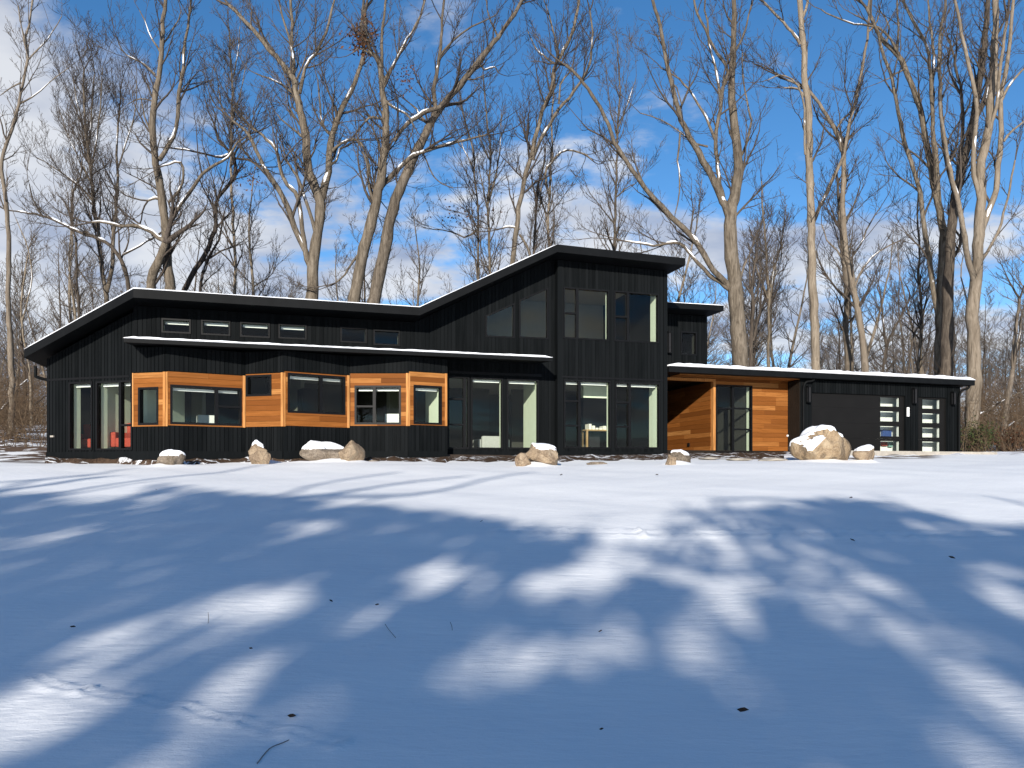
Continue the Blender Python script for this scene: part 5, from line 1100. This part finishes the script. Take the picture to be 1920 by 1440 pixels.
WHERE = ((95, 'left of the house'), (260, 'above the left roof slope'), (520, 'above the left part of the flat roof'), (800, 'above the right part of the flat roof'), (1045, 'above the tower roof slope'), (1290, 'above the tower'), (1480, 'behind the cedar wing'), (1660, 'behind the wide garage door'), (1815, 'behind the narrow garage door'), (5000, 'right of the garage'))
BARK = ('slender tan', 'slender pale', 'slender dark', 'tall tan', 'short tan', 'tall dark')
for (x, Y, sc_) in spots:
    ip = rb.randrange(len(PROT)); tm, cm = PROT[ip]; X = (x - CX) / F * Y
    wh = next(w for e, w in WHERE if x < e); ds = 'near the front' if Y < 56 else ('midway back' if Y < 72 else 'far back')
    t = thing('woodland_tree', (X, Y, gz(Y)), '%s bare tree %s, %s' % (BARK[ip], ds, wh), 'tree', 'slender trees of the wood behind the house')
    t.rotation_euler.z = rb.uniform(0, 6.28); t.scale = (sc_, sc_, sc_ * rb.uniform(0.9, 1.15)); t.rotation_euler.x = rb.gauss(0, 0.03); t.rotation_euler.y = rb.gauss(0, 0.03)
    for nm, me in (('trunk', tm), ('crown', cm)): o = bpy.data.objects.new(nm, me); COL.objects.link(o); o.parent = t
byl = {}
for o in COL.objects:
    if o.name.startswith('woodland_tree'): byl.setdefault(o['label'], []).append(o)
for lb, os_ in byl.items():
    os_.sort(key=lambda o: o.location.x / o.location.y)
    pre = {2: ('leftmost', 'rightmost'), 3: ('leftmost', 'middle', 'rightmost'), 4: ('leftmost', 'inner left', 'inner right', 'rightmost')}.get(len(os_))
    if pre:
        for o, p_ in zip(os_, pre): o['label'] = p_ + ' ' + lb.replace('slender ', '')
# --- far wood as one mass
segs = []; rb = random.Random(5)
for i in range(420):
    Y = rb.uniform(90, 150); X = rb.uniform(-0.85, 0.85) * Y; H = rb.uniform(7, 15); r = H * 0.011; z = gz(Y); px_, py_ = X, Y; n = 5
    for k in range(n):
        q = (px_ + rb.gauss(0, 0.35), py_ + rb.gauss(0, .2)); segs.append((px_, py_, z + H * k / n, r * (1 - 0.15 * k), q[0], q[1], z + H * (k + 1) / n, r * (1 - 0.15 * (k + 1)) )); px_, py_ = q
        if k > 0:
            for _ in range(9):
                a = rb.uniform(0, 6.283); L = H * rb.uniform(0.10, 0.26); b0 = (px_, py_, z + H * (k + rb.random()) / n); ee = rb.uniform(0.3, 1.1)
                b1 = (b0[0] + L * 0.6 * math.cos(a), b0[1] + L * 0.6 * math.sin(a), b0[2] + L * ee * 0.5); segs.append((*b0, 0.035, *b1, 0.026))
                for _ in range(3):
                    a2 = a + rb.gauss(0, 0.7); L2 = L * rb.uniform(0.4, 0.8); segs.append((*b1, 0.024, b1[0] + L2 * math.cos(a2), b1[1] + L2 * math.sin(a2), b1[2] + L2 * rb.uniform(0.2, 1.3), 0.018))
v, q = tubes(np.array(segs), 3); fw_ = link('distant_woodland', fast_mesh('distant_woodland', v, q), None, 'far_wood'); tag(fw_, 'grey-brown mass of bare woodland far behind the house', 'woodland', None, 'stuff')
# --- brush under the trees
segs = []; rb = random.Random(6)
def brush(n, xr, Yr, hr):
    for i in range(n):
        Y = rb.uniform(*Yr); x = rb.uniform(*xr); X = (x - CX) / F * Y; z = gz(Y) - 0.05; H = rb.uniform(*hr); p = (X, Y, z); d = [rb.gauss(0, 0.28), rb.gauss(0, 0.28), 1.0]; r = rb.uniform(0.006, 0.016); m = 4
        for k in range(m):
            d[0] += rb.gauss(0, 0.22); d[1] += rb.gauss(0, 0.22); d[2] -= 0.12 * k * rb.random(); l = norm3(*d); q = (p[0] + l[0] * H / m, p[1] + l[1] * H / m, p[2] + l[2] * H / m)
            segs.append((*p, r * (1 - 0.18 * k), *q, r * (1 - 0.18 * (k + 1))))
            for _ in range(rb.choice((0, 1, 2))):
                L2 = H * rb.uniform(0.12, 0.35); e = norm3(l[0] + rb.gauss(0, .7), l[1] + rb.gauss(0, .7), l[2] * 0.6 + rb.gauss(0, .4)); q2 = (q[0] + e[0] * L2, q[1] + e[1] * L2, q[2] + e[2] * L2); segs.append((*q, r * 0.6, *q2, 0.005))
            p = q
brush(1500, (-120, 100), (28, 62), (0.8, 4.2)); brush(1700, (1790, 2050), (31, 66), (0.8, 4.5)); brush(1700, (100, 1800), (44, 80), (2.0, 6.5)); brush(500, (-60, 95), (40, 70), (3, 7))
v, q = tubes(np.array(segs), 3); br_ = link('undergrowth', fast_mesh('undergrowth', v, q), None, 'brush'); tag(br_, 'tangled brown brush and saplings under the bare trees', 'undergrowth', None, 'stuff')
# --- fallen logs with snow
def log(pix, Y, w, label, snowy=True, mtl='bark_tan'):
    pts = [tuple(P(x, y, Y)) for x, y in pix]; c = catmull(pts, 0.15); c = c + rng.normal(size=c.shape) * 0.012; r = np.linspace(w, w * 0.55, len(c)) / 2 / F * Y; v, q = ring_tube(c, r, 8, 0.06)
    t = thing('fallen_log', pts[0], label, 'log'); link('stem', fast_mesh('stem', v, q), t, mtl)
    if snowy: v, q = ring_tube(c + np.array([0, -0.02, 0.6]) * r[:, None], r * 0.8 * np.clip(0.55 + 0.7 * np.sin(np.arange(len(c)) * 1.1) * np.sin(np.arange(len(c)) * 0.37 + 1), 0.15, 1.2), 7, 0.15); link('snow', fast_mesh('snow', v, q), t, 'snow')
log([(1828, 782), (1850, 770), (1870, 758), (1900, 742), (1925, 728)], 35, 4.5, 'snow-covered branch leaning between two trunks at the right edge')
log([(1890, 800), (1905, 790), (1925, 778)], 36, 4, 'short snow-topped branch low at the right edge')
log([(0, 771), (18, 750), (34, 728), (50, 712)], 36, 4, 'broken snowy branch leaning in the brush at the left edge', True, 'bark_dark')
log([(66, 758), (78, 748), (86, 742)], 34, 4, 'short dark stub in the brush beside the left house corner', False, 'bark_dark')
log([(8, 829), (22, 826), (40, 827), (58, 824), (70, 826)], 31, 4, 'snow-topped log on the ground left of the house')

# --- leaf clumps: shrub, clinging leaves, nest
def leaves(name, pts, size, mtl, parent=None, seed=1, squash=1.0):
    r_ = np.random.default_rng(seed); p = np.asarray(pts, float); n = len(p); a = r_.normal(size=(n, 3)); a /= np.linalg.norm(a, axis=1, keepdims=True); b_ = np.cross(a, r_.normal(size=(n, 3))); b_ /= np.linalg.norm(b_, axis=1, keepdims=True)
    s = size * r_.uniform(0.6, 1.3, size=(n, 1)); a = a * s; b_ = b_ * s * 0.55 * squash
    v = np.stack([p - a, p - b_ * 0.9, p + a, p + b_ * 0.9], 1).reshape(-1, 3); q = np.arange(n * 4).reshape(-1, 4); return link(name, fast_mesh(name, v, q, False), parent, mtl)
r3 = np.random.default_rng(8)
for (x0, x1, yt, yb, Y, n, lb, m) in ((1806, 1862, 790, 842, 32, 900, 'low olive green shrub at the foot of the pale garage-corner tree', 'evergreen'), (1868, 1925, 800, 846, 33, 700, 'low brownish shrub beside the thin leaning tree', 'dry_leaf')):
    c = P((x0 + x1) / 2, (yt + yb) / 2, Y); wx = (x1 - x0) / 2 / F * Y; wz = (yb - yt) / 2 / F * Y; k = r3.normal(size=(n, 3)) * 0.5
    t = thing('shrub', (c.x, c.y, gz(Y)), lb, 'shrub'); pts = np.array([c.x, c.y, c.z]) + k * np.array([wx, 0.8, wz]); pts[:, 2] = np.maximum(pts[:, 2], gz(Y) + 0.02); leaves('foliage', pts, 0.055, m, t, 3)
    sg = []
    for i in range(60): e = pts[i]; sg.append((c.x + r3.normal() * 0.2, c.y + r3.normal() * .1, gz(Y), 0.012, *e, 0.005))
    v, q = tubes(np.array(sg), 3); link('stem', fast_mesh('stem', v, q), t, 'brush')
c = P(680, 72, 34); pts = np.array(c) + r3.normal(size=(420, 3)) * np.array([0.32, 0.3, 0.36]); nst = thing('squirrel_nest', tuple(c), 'x', 'nest'); lm_ = leaves('leaf_mass', pts, 0.09, 'dry_leaf', nst, 4); lm_['kind'] = 'stuff'; tag(nst, 'dark brown leaf nest high in the fork left of centre', 'nest')
c = P(762, 145, 34); pts = np.array(c) + r3.normal(size=(160, 3)) * np.array([0.30, 0.3, 0.34]); nst = thing('squirrel_nest', tuple(c), 'x', 'nest'); lm_ = leaves('leaf_mass', pts, 0.06, 'dry_leaf', nst, 5); lm_['kind'] = 'stuff'; tag(nst, 'faint thin leaf nest right of the dark one', 'nest')
for (x, y, sx_, sy_, n, Y, lb) in ((468, 338, 22, 16, 70, 38, 'cluster of dead leaves hanging from a limb at left'), (880, 405, 60, 28, 170, 41, 'scattered dead leaves on slim trees above the roof'),):
    c = P(x, y, Y); pts = np.array(c) + r3.normal(size=(n, 3)) * np.array([sx_ / F * Y * .6, 0.5, sy_ / F * Y * .6]); o = leaves('clinging_leaves', pts, 0.075, 'dry_leaf', None, 7); tag(o, lb, 'leaves')

# ------------------------------------------------------------------ trees behind the viewer that shade the lawn
def seg_d(x, y, pl):
    best = 1e9
    for (x0, y0, w0), (x1, y1, w1) in zip(pl[:-1], pl[1:]):
        dx, dy = x1 - x0, y1 - y0; t = max(0, min(1, ((x - x0) * dx + (y - y0) * dy) / (dx * dx + dy * dy))); d = math.hypot(x - x0 - t * dx, y - y0 - t * dy) / (w0 + (w1 - w0) * t); best = min(best, d)
    return best
LIGHT = [  # sunlit gaps on the lawn in photo pixels: cx, cy, rx, ry, tilt
    (450, 1145, 115, 32, -6, .75), (215, 1205, 105, 24, -20, .85), (350, 1220, 105, 20, -14, .6), (435, 1262, 78, 30, -12, 1.0), (165, 1140, 100, 20, -8, .5), (310, 1070, 55, 16, -5, .4), (530, 1068, 42, 11, 0, .5), (585, 990, 52, 12, 0, 1.0), (210, 985, 66, 12, -5, .45),
    (840, 1085, 75, 24, 4, .6), (620, 1100, 100, 15, 0, .35), (900, 1265, 78, 26, -4, .95), (610, 1350, 78, 34, 0, .65), (120, 1325, 130, 45, 10, .9), (45, 1400, 90, 42, -10, 1.0), (175, 929, 56, 13, -6, 1.0), (400, 1320, 80, 30, 10, .6), (330, 1400, 90, 18, -25, .5),
    (1070, 1090, 92, 20, -6, .95), (1140, 1155, 80, 16, 0, .55), (1110, 1215, 90, 24, -4, .8), (1300, 1205, 58, 42, 10, .7), (1370, 1135, 60, 40, 20, .7), (1000, 1255, 60, 20, 0, .7), (1560, 1340, 60, 44, 0, .35), (1440, 1280, 52, 26, 0, .3), (1860, 1105, 90, 34, 12, .75), (1880, 1150, 60, 22, 15, .7), (1120, 1040, 60, 22, -20, .7)]
BAND = [(1180, 1003, 76), (1330, 1030, 66), (1510, 1075, 66), (1680, 1128, 72), (1800, 1200, 84), (1870, 1290, 100), (1890, 1380, 115), (1890, 1460, 118)]
DARKR = [(1960, 1262, 50), (1850, 1170, 36), (1740, 1090, 34), (1660, 1040, 34), (1600, 980, 34)]
DARKL = [(60, 1450, 30), (190, 1385, 26), (300, 1320, 22), (420, 1240, 18)]
def top_y(x):
    return float(np.interp(x, [-400, 0, 250, 300, 480, 600, 800, 960, 1150, 1200, 1500, 1560, 1760, 1800, 2400], [925, 922, 930, 908, 925, 935, 952, 975, 1000, 985, 935, 930, 960, 985, 960]))
from mathutils import noise as mnoise
def shade(x, y):
    if seg_d(x, y, DARKL) < 1 or (seg_d(x, y, DARKR) < 1): return 1.0
    ty = top_y(x)
    if y < ty: return 0.0
    s = min(1.0, (y - ty) / 12)
    if 960 < x < 1560 and y < 1010: s *= 0.42 if x < 1440 else 0.7
    k = seg_d(x, y, BAND)
    if k < 1.4: s *= max(0.12, min(1, (k - 0.55) / 0.8))
    if x > 1700 and y < 1000: s *= 0.35
    Yg = 2163.0 / max(40.0, y - 764.4); Xg = (x - CX) / F * Yg; nz = mnoise.fractal(Vector((Xg * 1.5, Yg * 0.55 + 0.25 * Xg, 3.7)), 1.0, 2.0, 4)
    s *= max(0.2, min(1.0, 1.2 - 1.35 * max(0.0, nz - 0.02)))
    for (cx, cy, rx, ry, tl, st) in LIGHT:
        c, n_ = math.cos(R(tl)), math.sin(R(tl)); u = ((x - cx) * c + (y - cy) * n_) / (rx * 1.25); w = (-(x - cx) * n_ + (y - cy) * c) / (ry * 1.45); d = u * u + w * w
        if d < 1.15: s *= 1 - min(1, st * 1.15) * min(1, (1.15 - d) / 0.5)
    return s
rc = random.Random(12); pts_by = [[] for _ in range(6)]
CY = -22.0
def back(X, Y, dist_y):        # from a lawn point back along the sun ray to depth dist_y
    k = (Y - dist_y) / SUND.y; z = gz(Y); return (X - SUND.x * k, Y - SUND.y * k, z - SUND.z * k)
made = 0
while made < 46000:
    Y = rc.uniform(2.4, 15.5); X = rc.uniform(-13, 13)
    xp = CX + X / Y * F; yp = HY - (gz(Y) - EYE) / Y * F
    if -150 < xp < 2070 and yp < 1500: s = shade(xp, yp)
    else: s = 0.85 if (math.sin(X * 0.9 + 2) + math.sin(Y * 0.8 + X * 0.3)) > -0.7 and yp > 930 else 0.1
    made += 1
    if rc.random() > s: continue
    q = back(X, Y, CY + rc.uniform(-1.6, 1.6)); pts_by[int(max(0, min(5, (q[0] + 15) / 5)))].append(q)
brs = [[] for _ in range(6)]
for i in range(80):
    Y = rc.uniform(2.5, 9.5); X = rc.uniform(-11, 11); q = back(X, Y, CY + rc.uniform(-1.2, 1.2)); a = rc.uniform(-0.9, 0.9); sg = []
    grow(sg, q, norm3(math.sin(a), rc.gauss(0, .3), math.cos(a)), rc.uniform(0.7, 1.5), rc.uniform(0.03, 0.06), 0, rc, 0.05, 0.18, 0.9, 0.014); brs[int(max(0, min(5, (q[0] + 15) / 5)))] += sg
names = ('leftmost', 'second from left', 'third from left', 'third from right', 'second from right', 'rightmost')
for k, pts in enumerate(pts_by):
    if not pts: continue
    a = np.array(pts); cxm = float(np.median(a[:, 0])); base = (cxm, CY, gz(CY))
    t = thing('shade_tree', base, 'tree behind the viewer shading the lawn, ' + names[k] + ' of its row', 'tree', 'row of trees behind the viewer'); leaves('foliage', a, 0.13, 'evergreen', t, 40 + k, 1.6)
    top = float(a[:, 2].max()); cl = catmull([(cxm, CY, base[2] - 0.3), (cxm + 0.15, CY + 0.1, base[2] + 4), (cxm - 0.1, CY, (base[2] + top) / 2 + 1), (cxm + 0.1, CY, top - 0.4)], 0.5)
    v, q = ring_tube(cl, np.linspace(0.24, 0.04, len(cl)), 8, 0.04); link('trunk', fast_mesh('trunk', v, q), t, 'bark_dark')
    sg = []
    for i in range(0, len(a), 60): e = a[i]; z0 = e[2] - rc.uniform(0.3, 1.4); sg.append((cxm, CY, z0, 0.03, *e, 0.008))
    sg += brs[k]; v, q = tubes(np.array(sg), 4); link('branch', fast_mesh('branch', v, q), t, 'bark_dark')
# long bare limbs whose thin shadows cross the sunlit snow near the house
BR = [((-500, 985), (-250, 955), (0, 935), (120, 925), (270, 902), (400, 888), (500, 872)), ((-450, 930), (-200, 918), (0, 905), (110, 900), (240, 878)), ((-500, 985), (-150, 965), (200, 955), (500, 938), (600, 905), (750, 885)), ((500, 938), (620, 926), (760, 903), (880, 892)), ((600, 930), (780, 925), (900, 900), (1000, 885)), ((2500, 1040), (2000, 1000), (1600, 965), (1480, 940), (1330, 938)), ((1900, 1010), (1560, 990), (1420, 958), (1250, 965)), ((-250, 955), (0, 918), (90, 898), (190, 890))]
t = thing('shade_tree', (-15, CY - 1.5, gz(CY)), 'tall bare tree behind the viewer casting thin limb shadows near the house', 'tree', 'row of trees behind the viewer')
parts = []
for j, bl_ in enumerate(BR):
    pp = []
    for (x, y) in bl_: g = ground_at(x, y); pp.append(back(g.x, g.y, CY - 1.5 + rc.uniform(-0.2, 0.2)))
    c = catmull(pp, 0.3); parts.append(ring_tube(c, np.linspace(0.12, 0.05, len(c)), 6, 0.05))
v, q = merge(parts); link('limb', fast_mesh('limb', v, q), t, 'bark_dark')
cl = catmull([(-15, CY - 1.5, gz(CY) - 0.4), (-14.9, CY - 1.5, 5), (-15.2, CY - 1.5, 9), (-15, CY - 1.5, 13.5)], 0.6); v, q = ring_tube(cl, np.linspace(0.3, 0.12, len(cl)), 10, 0.04); link('trunk', fast_mesh('trunk', v, q), t, 'bark_dark')
